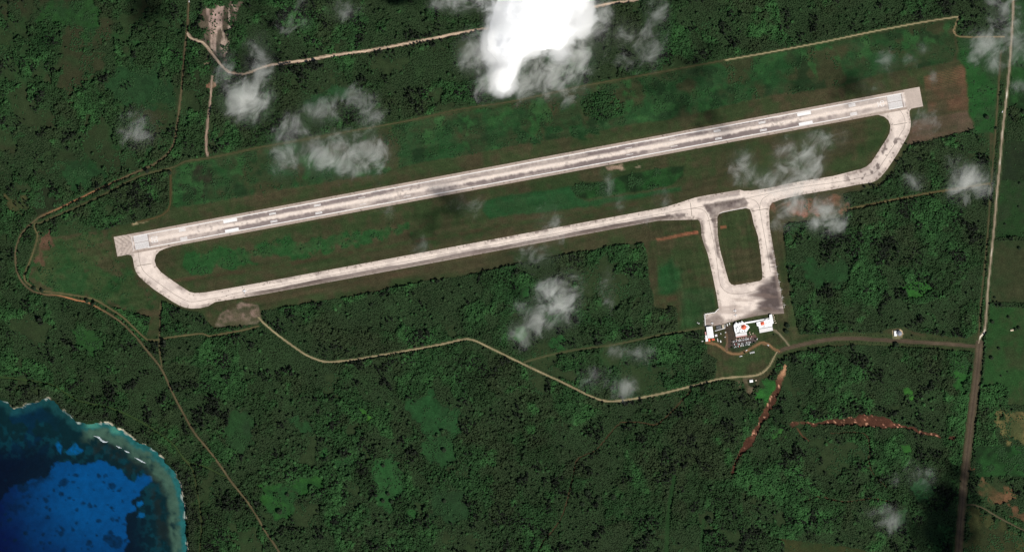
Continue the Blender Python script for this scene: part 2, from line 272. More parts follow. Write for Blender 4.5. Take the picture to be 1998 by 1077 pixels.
    ([(430, 560), (455, 560), (450, 600), (425, 595)], MOWN2, MOWN, 0, 5, 5),
    # east farmland
    ([(1952, 275), (2300, 275), (2300, 360), (1946, 352)], srgb(36, 50, 30), srgb(32, 44, 28), 0.02, 3, 3),
    ([(1946, 352), (2300, 360), (2300, 462), (1940, 462)], srgb(36, 62, 32), srgb(40, 56, 34), 0.02, 3, 3),
    ([(1940, 470), (2300, 470), (2300, 590), (1932, 590)], srgb(48, 62, 37), srgb(54, 60, 38), 0.0, 1, 1),
    ([(1932, 598), (2300, 604), (2300, 790), (1916, 790), (1922, 700)], srgb(40, 72, 36), srgb(48, 62, 36), 0.0, 1, 1.5),
    ([(1960, -60), (2300, -60), (2300, 225), (1964, 215), (1972, 100)], WOODF, SHRUBG, 0.55, 3, 3),
    ([(1962, 215), (1985, 205), (1978, 270), (1955, 268)], WOODF, SHRUBG, 0.7, 3, 3),
    ([(1918, 755), (1950, 748), (1968, 760), (1966, 790), (1975, 800), (1908, 800), (1912, 775)], WOODF, WOODF, 0.95, 2, 3),
    ([(1910, 800), (1950, 800), (1948, 860), (1905, 868)], WOODF, SHRUBG, 0.8, 2, 3),
    ([(1950, 805), (2300, 800), (2300, 870), (1985, 868), (1955, 850)], srgb(104, 96, 60), srgb(64, 70, 42), 0.10, 5, 8),
    ([(1905, 868), (2300, 872), (2300, 935), (1900, 930)], WOODF, SHRUBG, 0.5, 4, 5),
    ([(1905, 925), (1920, 930), (1968, 960), (1960, 975), (1925, 985), (1905, 955)], srgb(98, 74, 52), srgb(60, 62, 38), 0.05, 4, 6),
    ([(1970, 990), (2010, 1000), (2010, 1020), (1975, 1010)], srgb(96, 70, 50), srgb(60, 58, 38), 0.05, 4, 5),
    ([(1893, 995), (1915, 1000), (2010, 1050), (2200, 1150), (2200, 1300), (1870, 1300), (1880, 1077)], srgb(62, 64, 38), srgb(44, 50, 30), 0.15, 6, 8),
    # lower edge fields
    ([(1500, 1047), (1530, 1050), (1620, 1062), (1720, 1077), (1720, 1300), (1530, 1300), (1530, 1056)], srgb(56, 60, 34), srgb(44, 58, 32), 0.02, 2, 2),
]
SCARS = [
    [(1527, 713), (1532, 711), (1535.5, 716), (1534, 728), (1530, 737), (1524, 760), (1518, 780), (1508, 800), (1498, 818), (1487, 830), (1482, 845), (1466, 868), (1450, 890), (1438, 905), (1434, 925), (1425, 934), (1426, 918), (1429, 900), (1441, 878), (1457, 853), (1469, 834), (1482, 812),
     (1490, 795), (1502, 775), (1511, 755), (1517, 733), (1521, 722)],
    [(1538, 830), (1550, 823), (1575, 821), (1582, 824), (1600, 821), (1612, 817), (1640, 818), (1668, 816), (1680, 808), (1700, 810), (1730, 814), (1748, 824), (1770, 829), (1785, 832), (1795, 839), (1820, 843), (1840, 850), (1868, 852), (1864, 858), (1840, 856), (1812, 852), (1790, 846), (1776, 836), (1745, 834),
     (1720, 837), (1690, 833), (1660, 832), (1640, 828), (1612, 827), (1590, 830), (1560, 830), (1545, 835)],
    [(1488, 802), (1494, 808), (1484, 832), (1478, 828)],
]

def cover(x, y):
    w1 = fbm(x, y, 14, 3, 11) * 2 - 1; w2 = fbm(x + 400, y, 14, 3, 12) * 2 - 1
    big = fbm(x, y, 150, 4, 21); mid = fbm(x, y, 46, 4, 31); small = fbm(x, y, 12, 3, 41); fine = fbm(x, y, 4.5, 2, 51)
    cc = np.empty(x.shape + (3,))
    mixA = sstep(0.40, 0.62, mid)[..., None]
    cc[:] = WOODF * (1 - mixA) + WOODF2 * mixA
    # natural gaps in the wood: rough vine and grass clearings
    gap = sstep(0.60, 0.68, 0.55 * mid + 0.45 * big + 0.16 * (small - 0.5))
    nw = sstep(520, 250, x) * sstep(420, 250, y)
    gap = np.maximum(gap, nw * sstep(0.48, 0.56, 0.6 * mid + 0.4 * small))
    g3 = gap[..., None]
    cc = cc * (1 - g3) + (srgb(36, 66, 34) * (1 - mixA) + srgb(44, 58, 34) * mixA) * g3
    F = 1.0 - 0.85 * gap
    brown = nw * sstep(0.5, 0.62, fbm(x, y, 60, 3, 77)) * gap
    cc = cc * (1 - brown[..., None] * 0.6) + srgb(52, 50, 34) * brown[..., None] * 0.6
    for pts, c1, c2, f, soft, wob in COVER:
        nat = wob >= 4 and f < 0.5
        kk = 1.8 if nat else 1.0
        d = sdf(x + w1 * wob * kk, y + w2 * wob * kk, pts)
        if nat: d = d + (small - 0.5) * 30 + (mid - 0.5) * 40; f = f + 0.10
        m = sstep(soft, -soft, d)
        if not (m > 0).any(): continue
        k = sstep(0.36, 0.64, 0.6 * mid + 0.4 * small)[..., None]
        c = c1 * (1 - k) + c2 * k
        if nat: c = c * (0.88 + 0.38 * fine[..., None])
        m3 = m[..., None]
        cc = cc * (1 - m3) + c * m3
        F = F * (1 - m) + f * m
    ns = sstep(3, -3, sdf(x, y, NORTH_LUSH))
    for thr, sc__, c_, sd in ((0.55, 48, srgb(58, 58, 38), 81), (0.58, 34, srgb(28, 50, 28), 85), (0.60, 26, srgb(46, 84, 44), 89)):
        m = ns * sstep(thr, thr + 0.12, fbm(x, y, sc__, 4, sd)) * 0.75
        cc = cc * (1 - m[..., None]) + c_ * m[..., None]
    for pts in SCARS:
        d = sdf(x + w1 * 4.5, y + w2 * 4.5, pts) + (small - 0.5) * 8 + 0.8 + 0.9 * (x < 1530)
        m = sstep(0.8, -0.8, d); m3 = m[..., None]
        k = sstep(0.45, 0.75, small)[..., None]; k2 = sstep(0.73, 0.83, fbm(x, y, 4.5, 2, 91))[..., None]
        top = sstep(745, 725, y)[..., None] * sstep(1500, 1510, x)[..., None] * sstep(1560, 1550, x)[..., None]
        c = srgb(76, 50, 38) * (1 - k) + srgb(100, 66, 50) * k
        c = c * (1 - k2) + srgb(220, 160, 130) * k2
        c = c * (1 - top * 0.8) + srgb(196, 146, 112) * top * 0.8
        cc = cc * (1 - m3) + c * m3; F = F * (1 - m)
    m = sstep(6, -6, sdf(x + w1 * 9, y + w2 * 5, [(400, 12), (466, 8), (450, 75), (445, 140), (415, 112), (403, 70)])) * sstep(0.47, 0.62, fbm(x, y, 7, 4, 95, 1.0, 0.16)) * sstep(150, 60, y) * 0.75
    cc = cc * (1 - m[..., None]) + srgb(204, 178, 162) * m[..., None] * (0.5 + small[..., None])
    m = sstep(2, -3, sdf(x, y, [(432, 612), (455, 598), (505, 596), (510, 625), (460, 635), (420, 637)])) * sstep(0.46, 0.60, fbm(x, y, 16, 4, 97))
    cc = cc * (1 - m[..., None] * 0.8) + srgb(66, 68, 46) * m[..., None] * 0.8
    m = sstep(2, -2, sdf(x + w1 * 5, y + w2 * 3, [(1180, 325), (1215, 318), (1250, 318), (1248, 327), (1215, 332), (1185, 332)])) * sstep(0.48, 0.6, fbm(x, y, 8, 3, 98, 0.5, 1.0))
    cc = cc * (1 - m[..., None]) + srgb(150, 130, 110) * m[..., None]
    m = sstep(1.5, -1, sdf(x + w1 * 3, y + w2 * 1.5, [(255, 438), (270, 433), (290, 430), (282, 434), (262, 439)]))
    cc = cc * (1 - m[..., None]) + srgb(190, 165, 130) * m[..., None]
    for key, r in ROADS.items():
        P = np.array(r['pts'])
        d = ldist(x, y, r['pts'][::2] + [r['pts'][-1]], 30)
        hw = r['w'] / 2; h = r['halo']
        m = sstep(hw + h, hw + h * 0.4, d + w1 * 1.2)
        v = MOWN if key not in ('west', 'survey', 'strip', 'trail', 'trail_mid', 'trail_low', 'trail_east') else srgb(58, 56, 38)
        if key in ('swath', 'swath_low', 'coast_path', 'coast_spur'): v = srgb(38, 66, 34)
        cc = cc * (1 - m[..., None] * 0.75) + v * m[..., None] * 0.75
        m = sstep(hw + 1.2, hw - 0.2, d)
        if key not in ('swath', 'swath_low'): cc = cc * (1 - m[..., None]) + r['col'] * 0.8 * m[..., None]
        F = F * sstep(hw + h * 0.6 - 0.6, hw + h * 0.6 + 1.4, d)
    m = sstep(3, -3, sdf(x, y, [(1802, 150), (1876, 128), (1883, 134), (1896, 210), (1812, 222)])) * sstep(0.2, 0.8, 0.5 + 0.5 * np.sin((x * 0.28 + y) * 1.35)) * 0.22 * sstep(185, 150, y)
    cc = cc * (1 - m[..., None]) + srgb(146, 104, 76) * m[..., None]
    # worn verge beside the pavement
    dp = nearpave(x, y)
    m = sstep(7, 0, dp + (small - 0.5) * 8) * (dp < 20)
    cc = cc * (1 - 0.45 * m[..., None]) + srgb(76, 70, 48) * 0.45 * m[..., None]
    F = F * sstep(4, 8, dp)
    # overall variation
    v = 0.74 + 0.30 * big + 0.26 * small + 0.10 * fine
    streak = fbm(x * U.x + y * U.y, -x * U.y + y * U.x, 8, 3, 61, 0.06, 1.0)
    air = sstep(1, -1, sdf(x, y, AIRFIELD))
    v = v * (1 + air * (streak - 0.5) * 0.5)
    mow = fbm(x + (y - 420) * -0.16, y, 3.2, 2, 65, 1.0, 0.03) - 0.5
    v = v * (1 + 0.5 * mow * air * sstep(1262, 1268, x) * sstep(1560, 1550, x) * sstep(405, 415, y) * sstep(740, 735, y))
    hue = (fbm(x, y, 30, 3, 71) - 0.5) * 0.22 + (streak - 0.5) * 0.24 * air
    cc = cc * v[..., None]
    cc[..., 0] *= 1 + hue; cc[..., 2] *= 1 + hue * 0.4; cc[..., 1] *= 1 - hue * 0.3
    return cc, F, dict(big=big, mid=mid, small=small, fine=fine)

# ------------------------------------------------------------------ materials
def mk(name):
    m = bpy.data.materials.new(name); m.use_nodes = True
    nt = m.node_tree; b = nt.nodes['Principled BSDF']
    return m, nt, b
def mat_cover(name, attr='cover', rough=0.95, scales=((0.35, 0.5), (0.06, 0.35)), bump=0.4, bscale=0.3, spec=0.1):
    """surface colour from the painted cover attribute, broken up by procedural grain and relief"""
    m, nt, b = mk(name)
    a = nt.nodes.new('ShaderNodeAttribute'); a.attribute_name = attr
    tc = nt.nodes.new('ShaderNodeTexCoord')
    prev = a.outputs['Color']
    for sc_, amt in scales:
        n = nt.nodes.new('ShaderNodeTexNoise'); n.inputs['Scale'].default_value = sc_; n.inputs['Detail'].default_value = 5; n.inputs['Roughness'].default_value = 0.65
        nt.links.new(tc.outputs['Object'], n.inputs['Vector'])
        mr = nt.nodes.new('ShaderNodeMapRange'); mr.inputs['From Min'].default_value = 0.25; mr.inputs['From Max'].default_value = 0.75
        mr.inputs['To Min'].default_value = 1 - amt; mr.inputs['To Max'].default_value = 1 + amt
        nt.links.new(n.outputs['Fac'], mr.inputs['Value'])
        mx = nt.nodes.new('ShaderNodeVectorMath'); mx.operation = 'SCALE'
        nt.links.new(prev, mx.inputs[0]); nt.links.new(mr.outputs[0], mx.inputs['Scale'])
        prev = mx.outputs[0]
    nt.links.new(prev, b.inputs['Base Color'])
    b.inputs['Roughness'].default_value = rough; b.inputs['Specular IOR Level'].default_value = spec
    if bump:
        n = nt.nodes.new('ShaderNodeTexNoise'); n.inputs['Scale'].default_value = bscale; n.inputs['Detail'].default_value = 4
        nt.links.new(tc.outputs['Object'], n.inputs['Vector'])
        bp = nt.nodes.new('ShaderNodeBump'); bp.inputs['Strength'].default_value = bump; bp.inputs['Distance'].default_value = 1.2
        nt.links.new(n.outputs['Fac'], bp.inputs['Height']); nt.links.new(bp.outputs[0], b.inputs['Normal'])
    return m
def mat_plain(name, c, rough=0.7, amt=0.15, scale=0.5, spec=0.3, metal=0.0, alpha_noise=None):
    m, nt, b = mk(name)
    tc = nt.nodes.new('ShaderNodeTexCoord')
    n = nt.nodes.new('ShaderNodeTexNoise'); n.inputs['Scale'].default_value = scale; n.inputs['Detail'].default_value = 5
    nt.links.new(tc.outputs['Object'], n.inputs['Vector'])
    cr = nt.nodes.new('ShaderNodeMapRange'); cr.inputs['From Min'].default_value = 0.25; cr.inputs['From Max'].default_value = 0.75
    cr.inputs['To Min'].default_value = 1 - amt; cr.inputs['To Max'].default_value = 1 + amt
    nt.links.new(n.outputs['Fac'], cr.inputs['Value'])
    mx = nt.nodes.new('ShaderNodeVectorMath'); mx.operation = 'SCALE'; mx.inputs[0].default_value = tuple(c[:3])
    nt.links.new(cr.outputs[0], mx.inputs['Scale']); nt.links.new(mx.outputs[0], b.inputs['Base Color'])
    b.inputs['Roughness'].default_value = rough; b.inputs['Specular IOR Level'].default_value = spec; b.inputs['Metallic'].default_value = metal
    return m
def mat_leaf(name, base=None, gain=1.0):
    """foliage; forest crowns read their tint from the instancer, single trees from the base colour"""
    m, nt, b = mk(name)
    tc = nt.nodes.new('ShaderNodeTexCoord')
    n = nt.nodes.new('ShaderNodeTexNoise'); n.inputs['Scale'].default_value = 0.9; n.inputs['Detail'].default_value = 4
    nt.links.new(tc.outputs['Object'], n.inputs['Vector'])
    mr = nt.nodes.new('ShaderNodeMapRange'); mr.inputs['From Min'].default_value = 0.3; mr.inputs['From Max'].default_value = 0.7
    mr.inputs['To Min'].default_value = 0.6 * gain; mr.inputs['To Max'].default_value = 1.4 * gain
    nt.links.new(n.outputs['Fac'], mr.inputs['Value'])
    mx = nt.nodes.new('ShaderNodeVectorMath'); mx.operation = 'SCALE'
    if base is None:
        a = nt.nodes.new('ShaderNodeAttribute'); a.attribute_type = 'INSTANCER'; a.attribute_name = 'tint'
        nt.links.new(a.outputs['Color'], mx.inputs[0])
    else: mx.inputs[0].default_value = tuple(base)
    nt.links.new(mr.outputs[0], mx.inputs['Scale']); nt.links.new(mx.outputs[0], b.inputs['Base Color'])
    b.inputs['Roughness'].default_value = 0.75; b.inputs['Specular IOR Level'].default_value = 0.15
    return m

M = {}
M['land'] = mat_cover('land_cover', scales=((0.25, 0.45), (0.05, 0.25)), bump=0.9, bscale=0.22)
M['pave'] = mat_cover('pavement_concrete', rough=0.9, scales=((0.35, 0.16), (0.06, 0.08)), bump=0)
M['dirt'] = mat_cover('dirt_road_surface', rough=0.95, scales=((0.3, 0.3), (0.04, 0.25)), bump=0.3)
M['sea'] = mat_cover('sea_water', rough=0.35, scales=((0.05, 0.18), (0.25, 0.12)), bump=0.25, bscale=0.09, spec=0.12)
M['paint'] = mat_plain('white_marking_paint', (0.84, 0.82, 0.80), 0.6, 0.10, 0.3)
M['paint_worn'] = mat_plain('worn_white_marking_paint', (0.68, 0.63, 0.60), 0.7, 0.25, 0.3)
M['line'] = mat_plain('dark_joint_sealant', (0.14, 0.11, 0.085), 0.8, 0.3, 0.2)
M['leaf'] = mat_leaf('forest_foliage')
M['leaf_dark'] = mat_leaf('dark_foliage', (0.018, 0.030, 0.014))
M['leaf_ever'] = mat_leaf('evergreen_foliage', (0.012, 0.017, 0.011))
M['leaf_mid'] = mat_leaf('green_foliage', (0.025, 0.055, 0.02))
M['bark'] = mat_plain('bark', (0.10, 0.08, 0.06), 0.9, 0.3, 2.0)
M['white_roof'] = mat_plain('white_metal_roof', (0.88, 0.88, 0.87), 0.5, 0.04, 0.3)
M['roof_grey'] = mat_plain('pale_membrane_roof', (0.72, 0.70, 0.69), 0.7, 0.14, 0.4)
M['wall'] = mat_plain('cream_painted_wall', (0.62, 0.58, 0.50), 0.8, 0.1, 0.6)
M['orange'] = mat_plain('orange_red_roof', (0.72, 0.13, 0.065), 0.6, 0.15, 0.4)
M['pink'] = mat_plain('faded_pink_roof', (0.55, 0.30, 0.27), 0.7, 0.2, 0.4)
M['dark_roof'] = mat_plain('dark_grey_roof', (0.07, 0.075, 0.08), 0.7, 0.3, 0.3)
M['beige'] = mat_plain('beige_equipment', (0.55, 0.46, 0.33), 0.7, 0.2, 0.5)
M['concrete'] = mat_plain('light_concrete', (0.55, 0.50, 0.44), 0.9, 0.15, 0.4)
M['glass'] = mat_plain('dark_glass', (0.03, 0.04, 0.05), 0.15, 0.1, 0.5, spec=0.6)
M['tank'] = mat_plain('blue_grey_tank_steel', (0.20, 0.21, 0.25), 0.55, 0.12, 0.4, spec=0.4)
M['rubber'] = mat_plain('black_rubber', (0.02, 0.02, 0.02), 0.9, 0.1, 2)
M['plane'] = mat_plain('white_aircraft_paint', (0.86, 0.86, 0.86), 0.35, 0.03, 0.5, spec=0.5)
M['car_white'] = mat_plain('white_car_paint', (0.85, 0.85, 0.85), 0.3, 0.03, 0.5, spec=0.5)
M['car_silver'] = mat_plain('silver_car_paint', (0.42, 0.43, 0.44), 0.3, 0.05, 0.5, spec=0.5)
M['car_dark'] = mat_plain('dark_car_paint', (0.03, 0.035, 0.05), 0.3, 0.05, 0.5, spec=0.5)
M['car_red'] = mat_plain('red_car_paint', (0.35, 0.03, 0.03), 0.3, 0.05, 0.5, spec=0.5)
M['foam'] = mat_plain('white_foam', (0.40, 0.45, 0.47), 0.6, 0.55, 0.25)
M['rock'] = mat_plain('pale_coastal_limestone', (0.55, 0.50, 0.38), 0.9, 0.3, 0.15)

# ------------------------------------------------------------------ object helpers
def tag(o, label=None, cat=None, group=None, kind=None):
    if label: o['label'] = label
    if cat: o['category'] = cat
    if group: o['group'] = group
    if kind: o['kind'] = kind
    return o
def mesh_np(name, verts, faces, nper, mat, attr=None, attrname='cover', smooth_=True):
    """fast mesh from numpy arrays; faces is (n, nper)"""
    me = bpy.data.meshes.new(name)
    v = np.asarray(verts, np.float32); f = np.asarray(faces, np.int32)
    me.vertices.add(len(v)); me.vertices.foreach_set('co', v.ravel())
    me.loops.add(f.size); me.loops.foreach_set('vertex_index', f.ravel())
    me.polygons.add(len(f)); me.polygons.foreach_set('loop_start', np.arange(0, f.size, nper, dtype=np.int32))
    me.update(calc_edges=True)
    if attr is not None:
        a = me.attributes.new(attrname, 'FLOAT_COLOR', 'POINT')
        c = np.ones((len(v), 4), np.float32); c[:, :3] = np.clip(attr, 0, 1); a.data.foreach_set('color', c.ravel())
    if mat: me.materials.append(mat)
    if smooth_: me.polygons.foreach_set('use_smooth', np.ones(len(f), bool))
    o = bpy.data.objects.new(name, me); COL.objects.link(o)
    return o
class MB:
    """collects simple solids, builds them as ONE mesh object"""
    def __init__(s): s.v = []; s.f = []; s.mi = []; s.mats = []
    def mid(s, m):
        if m not in s.mats: s.mats.append(m)
        return s.mats.index(m)
    def add(s, vs_, fs, m):
        b = len(s.v); s.v += [tuple(v) for v in vs_]; s.f += [tuple(i + b for i in f) for f in fs]; s.mi += [s.mid(m)] * len(fs); return s
    def prism(s, poly, z0, z1, m, top=None):
        a = sum(poly[i][0] * poly[(i + 1) % len(poly)][1] - poly[(i + 1) % len(poly)][0] * poly[i][1] for i in range(len(poly)))
        if a < 0: poly = poly[::-1]
        n = len(poly)
        s.add([(p[0], p[1], z0) for p in poly] + [(p[0], p[1], z1) for p in poly], [(i, (i + 1) % n, (i + 1) % n + n, i + n) for i in range(n)] + [tuple(range(n - 1, -1, -1))], m)
        s.add([(p[0], p[1], z1) for p in poly], [tuple(range(n))], top or m); return s
    def hip(s, poly, z0, z1, m, apex=None):
        a = sum(poly[i][0] * poly[(i + 1) % len(poly)][1] - poly[(i + 1) % len(poly)][0] * poly[i][1] for i in range(len(poly)))
        if a < 0: poly = poly[::-1]
        n = len(poly); c = apex or (sum(p[0] for p in poly) / n, sum(p[1] for p in poly) / n)
        s.add([(p[0], p[1], z0) for p in poly] + [(c[0], c[1], z1)], [(i, (i + 1) % n, n) for i in range(n)] + [tuple(range(n - 1, -1, -1))], m); return s
    def box(s, c, d, m, rz=0.0):
        ca, sa = math.cos(rz), math.sin(rz); hx, hy, hz = d[0] / 2, d[1] / 2, d[2] / 2
        q = [(c[0] + x * ca - y * sa, c[1] + x * sa + y * ca) for x, y in ((-hx, -hy), (hx, -hy), (hx, hy), (-hx, hy))]
        return s.prism(q, c[2] - hz, c[2] + hz, m)
    def ring_loft(s, rings, m):
        n = len(rings[0]); v = [p for r in rings for p in r]; f = []
        for k in range(len(rings) - 1):
            for i in range(n): f.append((k * n + i, k * n + (i + 1) % n, (k + 1) * n + (i + 1) % n, (k + 1) * n + i))
        f.append(tuple(range(n - 1, -1, -1))); f.append(tuple(range((len(rings) - 1) * n, len(rings) * n)))
        return s.add(v, f, m)
    def cyl(s, c, r0, r1, z0, z1, m, n=12):
        return s.ring_loft([[(c[0] + r * math.cos(2 * math.pi * i / n), c[1] + r * math.sin(2 * math.pi * i / n), z) for i in range(n)] for r, z in ((r0, z0), (max(r1, 0.02), z1))], m)
    def mesh(s, name):
        me = bpy.data.meshes.new(name); me.from_pydata(s.v, [], s.f)
        for m in s.mats: me.materials.append(m)
        me.polygons.foreach_set('material_index', s.mi); me.update(); return me
    def build(s, name, parent=None):
        o = bpy.data.objects.new(name, s.mesh(name)); COL.objects.link(o)
        if parent: o.parent = parent
        return o
def thing(name, label, cat, px=None, py=None, rz=0.0, z=0.0, group=None, loc=None):
    o = bpy.data.objects.new(name, None); COL.objects.link(o); o.empty_display_size = 1.0
    o.location = loc if loc is not None else (X(px), Y(py), z); o.rotation_euler = (0, 0, rz)
    return tag(o, label, cat, group)
def copy_tree(root, loc, rz=0.0, sc_=1.0, label=None, group=None, cat=None):
    r = root.copy(); COL.objects.link(r); r.location = loc; r.rotation_euler = (0, 0, rz); r.scale = (sc_,) * 3
    if label: r['label'] = label
    if group: r['group'] = group
    if cat: r['category'] = cat
    for ch in root.children:
        c = ch.copy(); COL.objects.link(c); c.parent = r
        for g in ch.children:
            d = g.copy(); COL.objects.link(d); d.parent = c
    return r

# ------------------------------------------------------------------ ground and sea
def axis(lo, hi, step, far):
    a = list(np.arange(lo, hi + step, step)); l = [lo]; h = [a[-1]]; s = step
    while l[-1] > lo - far: s *= 1.35; l.append(l[-1] - s); h.append(h[-1] + s)
    return np.array(l[:0:-1] + a + h[1:])
def grid_faces(nx, ny, keep=None):
    i = np.arange(ny - 1)[:, None] * nx + np.arange(nx - 1)[None, :]
    f = np.stack([i, i + nx, i + nx + 1, i + 1], -1).reshape(-1, 4)
    return f if keep is None else f[keep.reshape(-1)]
gx = axis(-50, 2050, 2.4, 7000); gy = axis(-50, 1130, 2.4, 7000)
PX, PY = np.meshgrid(gx, gy)
cc, FF, _n = cover(PX, PY)
jx = (fbm(PX, PY, 7, 3, 5) - 0.5) * 7; jy = (fbm(PX, PY, 7, 3, 6) - 0.5) * 7
dc = sdf(PX + jx, PY + jy, COAST, 80)
dc = np.where(dc > 900, np.where(inside(PX, PY, COAST), -999, 999), dc)
# rocky cliff edge with pockets of pale rock
rockm = sstep(3.5, 1.0, dc) * sstep(0.60, 0.70, fbm(PX, PY, 9, 3, 8)) * (0.35 + 0.65 * sstep(130, 200, PX))
for bx, by, br in ((95, 777, 3), (213, 828, 7), (240, 840, 11), (254, 851, 6), (350, 946, 8), (355, 962, 6), (362, 1065, 9), (361, 985, 4), (28, 800, 3)):
    rockm = np.maximum(rockm, sstep(4.5, 1.5, dc) * sstep(br + 3, br - 3, np.hypot(PX - bx, PY - by)))
cc = cc * (1 - rockm[..., None]) + srgb(220, 212, 186) * (0.6 + 0.5 * _n['small'][..., None]) * rockm[..., None]
under = sstep(0.0, -2.0, dc)
cc = cc * (1 - under[..., None]) + srgb(70, 66, 56) * under[..., None]
Z = -14.0 * sstep(1.0, -3.0, dc)
verts = np.stack([X(PX), Y(PY), Z], -1).reshape(-1, 3)
keepg = ~((dc[:-1, :-1] < -25) & (dc[1:, 1:] < -25))
g = mesh_np('ground', verts, grid_faces(len(gx), len(gy), keepg), 4, M['land'], cc.reshape(-1, 3))
tag(g, 'flat green island ground of grass, scrub floor and bare soil', 'ground', kind='structure')

d = -dc
w1 = fbm(PX, PY, 30, 4, 101); w2 = fbm(PX, PY, 11, 4, 103); w3 = fbm(PX, PY, 6, 3, 107)
SAND = [(108, 905), (118, 900), (140, 902), (160, 906), (184, 906), (192, 898), (205, 900), (222, 911), (236, 916), (250, 930), (262, 938), (268, 926), (285, 928), (299, 930), (299, 942), (282, 950), (268, 966), (258, 975), (262, 990), (248, 1005), (243, 1035), (248, 1060), (240, 1077),
        (250, 1200), (100, 1500), (-300, 1500), (-200, 1000), (0, 975), (20, 950), (70, 935), (95, 925)]
SANDS2 = [[(130, 880), (142, 868), (148, 862), (153, 874), (161, 878), (155, 884), (145, 889), (133, 887)], [(108, 866), (114, 862), (122, 872), (118, 884), (112, 878)], [(268, 978), (276, 976), (280, 982), (274, 988), (266, 986)], [(270, 1000), (280, 1000), (284, 1008), (276, 1012), (268, 1008)]]
sw = (w2 - 0.5) * 16; sw2 = (fbm(PX + 99, PY, 11, 4, 105) - 0.5) * 16
sd = sstep(1.5, -1.5, sdf(PX + sw, PY + sw2, SAND, 60))
deep = sstep(35, 235, np.hypot((PX - 205) / 1.05, PY - 955) + 40 * (w1 - 0.5))[..., None]
DARK = srgb(3, 26, 40); TEAL = srgb(34, 98, 98); TURB = srgb(70, 100, 84); BLUE = srgb(0, 76, 134); NAVY = srgb(0, 14, 60); REEF = srgb(4, 36, 42)
sea = np.empty(PX.shape + (3,)); sea[:] = REEF
f = sstep(40, 110, d)[..., None]; sea = sea * (1 - f) + (DARK * (1 - deep) + srgb(0, 12, 34) * deep) * f
fadeL = sstep(0.30, 0.62, w1 * 0.55 + w2 * 0.45 + 0.22 * sstep(20, 150, PX) + 0.10 * sstep(940, 1060, PY))
f = (sd * (0.25 + 0.75 * fadeL))[..., None] * (1 - 0.22 * w2[..., None]); sea = sea * (1 - f) + (BLUE * (1 - deep) + NAVY * deep) * f
for p in SANDS2:
    f = sstep(1.5, -1.5, sdf(PX + sw * 0.5, PY + sw2 * 0.5, p, 20))[..., None]; sea = sea * (1 - f) + srgb(0, 84, 140) * f
tl = sstep(130, 60, PX) * sstep(905, 850, PY) * sstep(0.5, 0.62, w1)
sea = sea * (1 - tl[..., None] * 0.5) + srgb(0, 40, 70) * tl[..., None] * 0.5
# coral heads on the sand
rs = np.random.RandomState(4)
heads = [(219, 948, 8), (175, 987, 6), (193, 928, 4), (205, 927, 5), (175, 987, 5), (120, 962, 5), (135, 971, 4), (95, 1008, 5), (190, 1014, 5), (222, 1012, 4), (120, 1041, 6), (175, 1058, 6), (213, 1050, 12), (225, 1058, 14), (214, 1038, 5), (90, 977, 4), (160, 982, 4), (240, 979, 4), (220, 990, 4), (50, 1040, 4), (85, 1043, 4), (148, 925, 5), (125, 940, 9), (45, 950, 12)]
for k in range(80): heads.append((rs.uniform(-40, 250), rs.uniform(925, 1100), rs.uniform(1.5, 4.2)))
hm = np.zeros(PX.shape)
for hx, hy, hr in heads:
    mm = (np.abs(PX - hx) < hr * 2 + 3) & (np.abs(PY - hy) < hr * 2 + 3)
    hm[mm] = np.maximum(hm[mm], sstep(hr + 1.4, hr - 1.6, np.hypot(PX[mm] - hx + sw[mm] * 0.6, (PY[mm] - hy) * 1.15 + sw2[mm] * 0.6)))
hm = hm * (0.45 + 0.5 * w3); sea = sea * (1 - hm[..., None]) + srgb(1, 26, 46) * hm[..., None]
# shallow reef flat, turbid strip, bright margin
ne = sstep(150, 180, PX)
f = (sstep(20, 8, d + (w2 - 0.5) * 10) * (0.35 + 0.65 * ne))[..., None]; sea = sea * (1 - f) + TEAL * (0.55 + 0.8 * w3[..., None]) * f
f = (sstep(34, 44, d) * sstep(110, 60, d) * sstep(0.50, 0.66, fbm(PX, PY, 9, 4, 121)) * (1 - sd))[..., None] * 0.55; sea = sea * (1 - f) + srgb(6, 62, 74) * f
f = (sstep(7, 14, d) * sstep(42, 24, d + (w1 - 0.5) * 30) * ne * sstep(0.34, 0.58, 0.5 * w1 + 0.5 * w2 + 0.06))[..., None] * 0.85; sea = sea * (1 - f) + TURB * (0.65 + 0.6 * w2[..., None]) * f
f = (sstep(28, 36, d) * sstep(66, 50, d + (w1 - 0.5) * 20) * ne * (1 - sd) * sstep(0.35, 0.6, w2))[..., None] * 0.5; sea = sea * (1 - f) + srgb(30, 36, 32) * f
br = sstep(14, 4, np.abs(PX - 225)) * sstep(12, 3, np.abs(PY - 838)) * sstep(0, 3, d); br = np.maximum(br, sstep(20, 4, np.abs(PX - 180)) * sstep(8, 3, np.abs(PY - 829)))
sea = sea * (1 - 0.5 * br[..., None]) + srgb(90, 165, 140) * 0.5 * br[..., None]
f = (sstep(3.6, 0.8, d + (w3 - 0.5) * 6) * sstep(-1, 1, d) * sstep(0.54, 0.68, w2))[..., None]; sea = sea * (1 - f) + srgb(165, 178, 170) * f
wet = dc < 8
keep = wet[:-1, :-1] | wet[1:, 1:] | wet[:-1, 1:] | wet[1:, :-1]
fs = grid_faces(len(gx), len(gy), keep)
used, inv = np.unique(fs, return_inverse=True)
sv = np.stack([X(PX), Y(PY), np.full(PX.shape, -5.0)], -1).reshape(-1, 3)[used]
o = mesh_np('sea', sv, inv.reshape(-1, 4), 4, M['sea'], sea.reshape(-1, 3)[used])
tag(o, 'deep blue bay with sandy bottom, dark coral heads and a pale reef edge', 'sea', kind='structure')

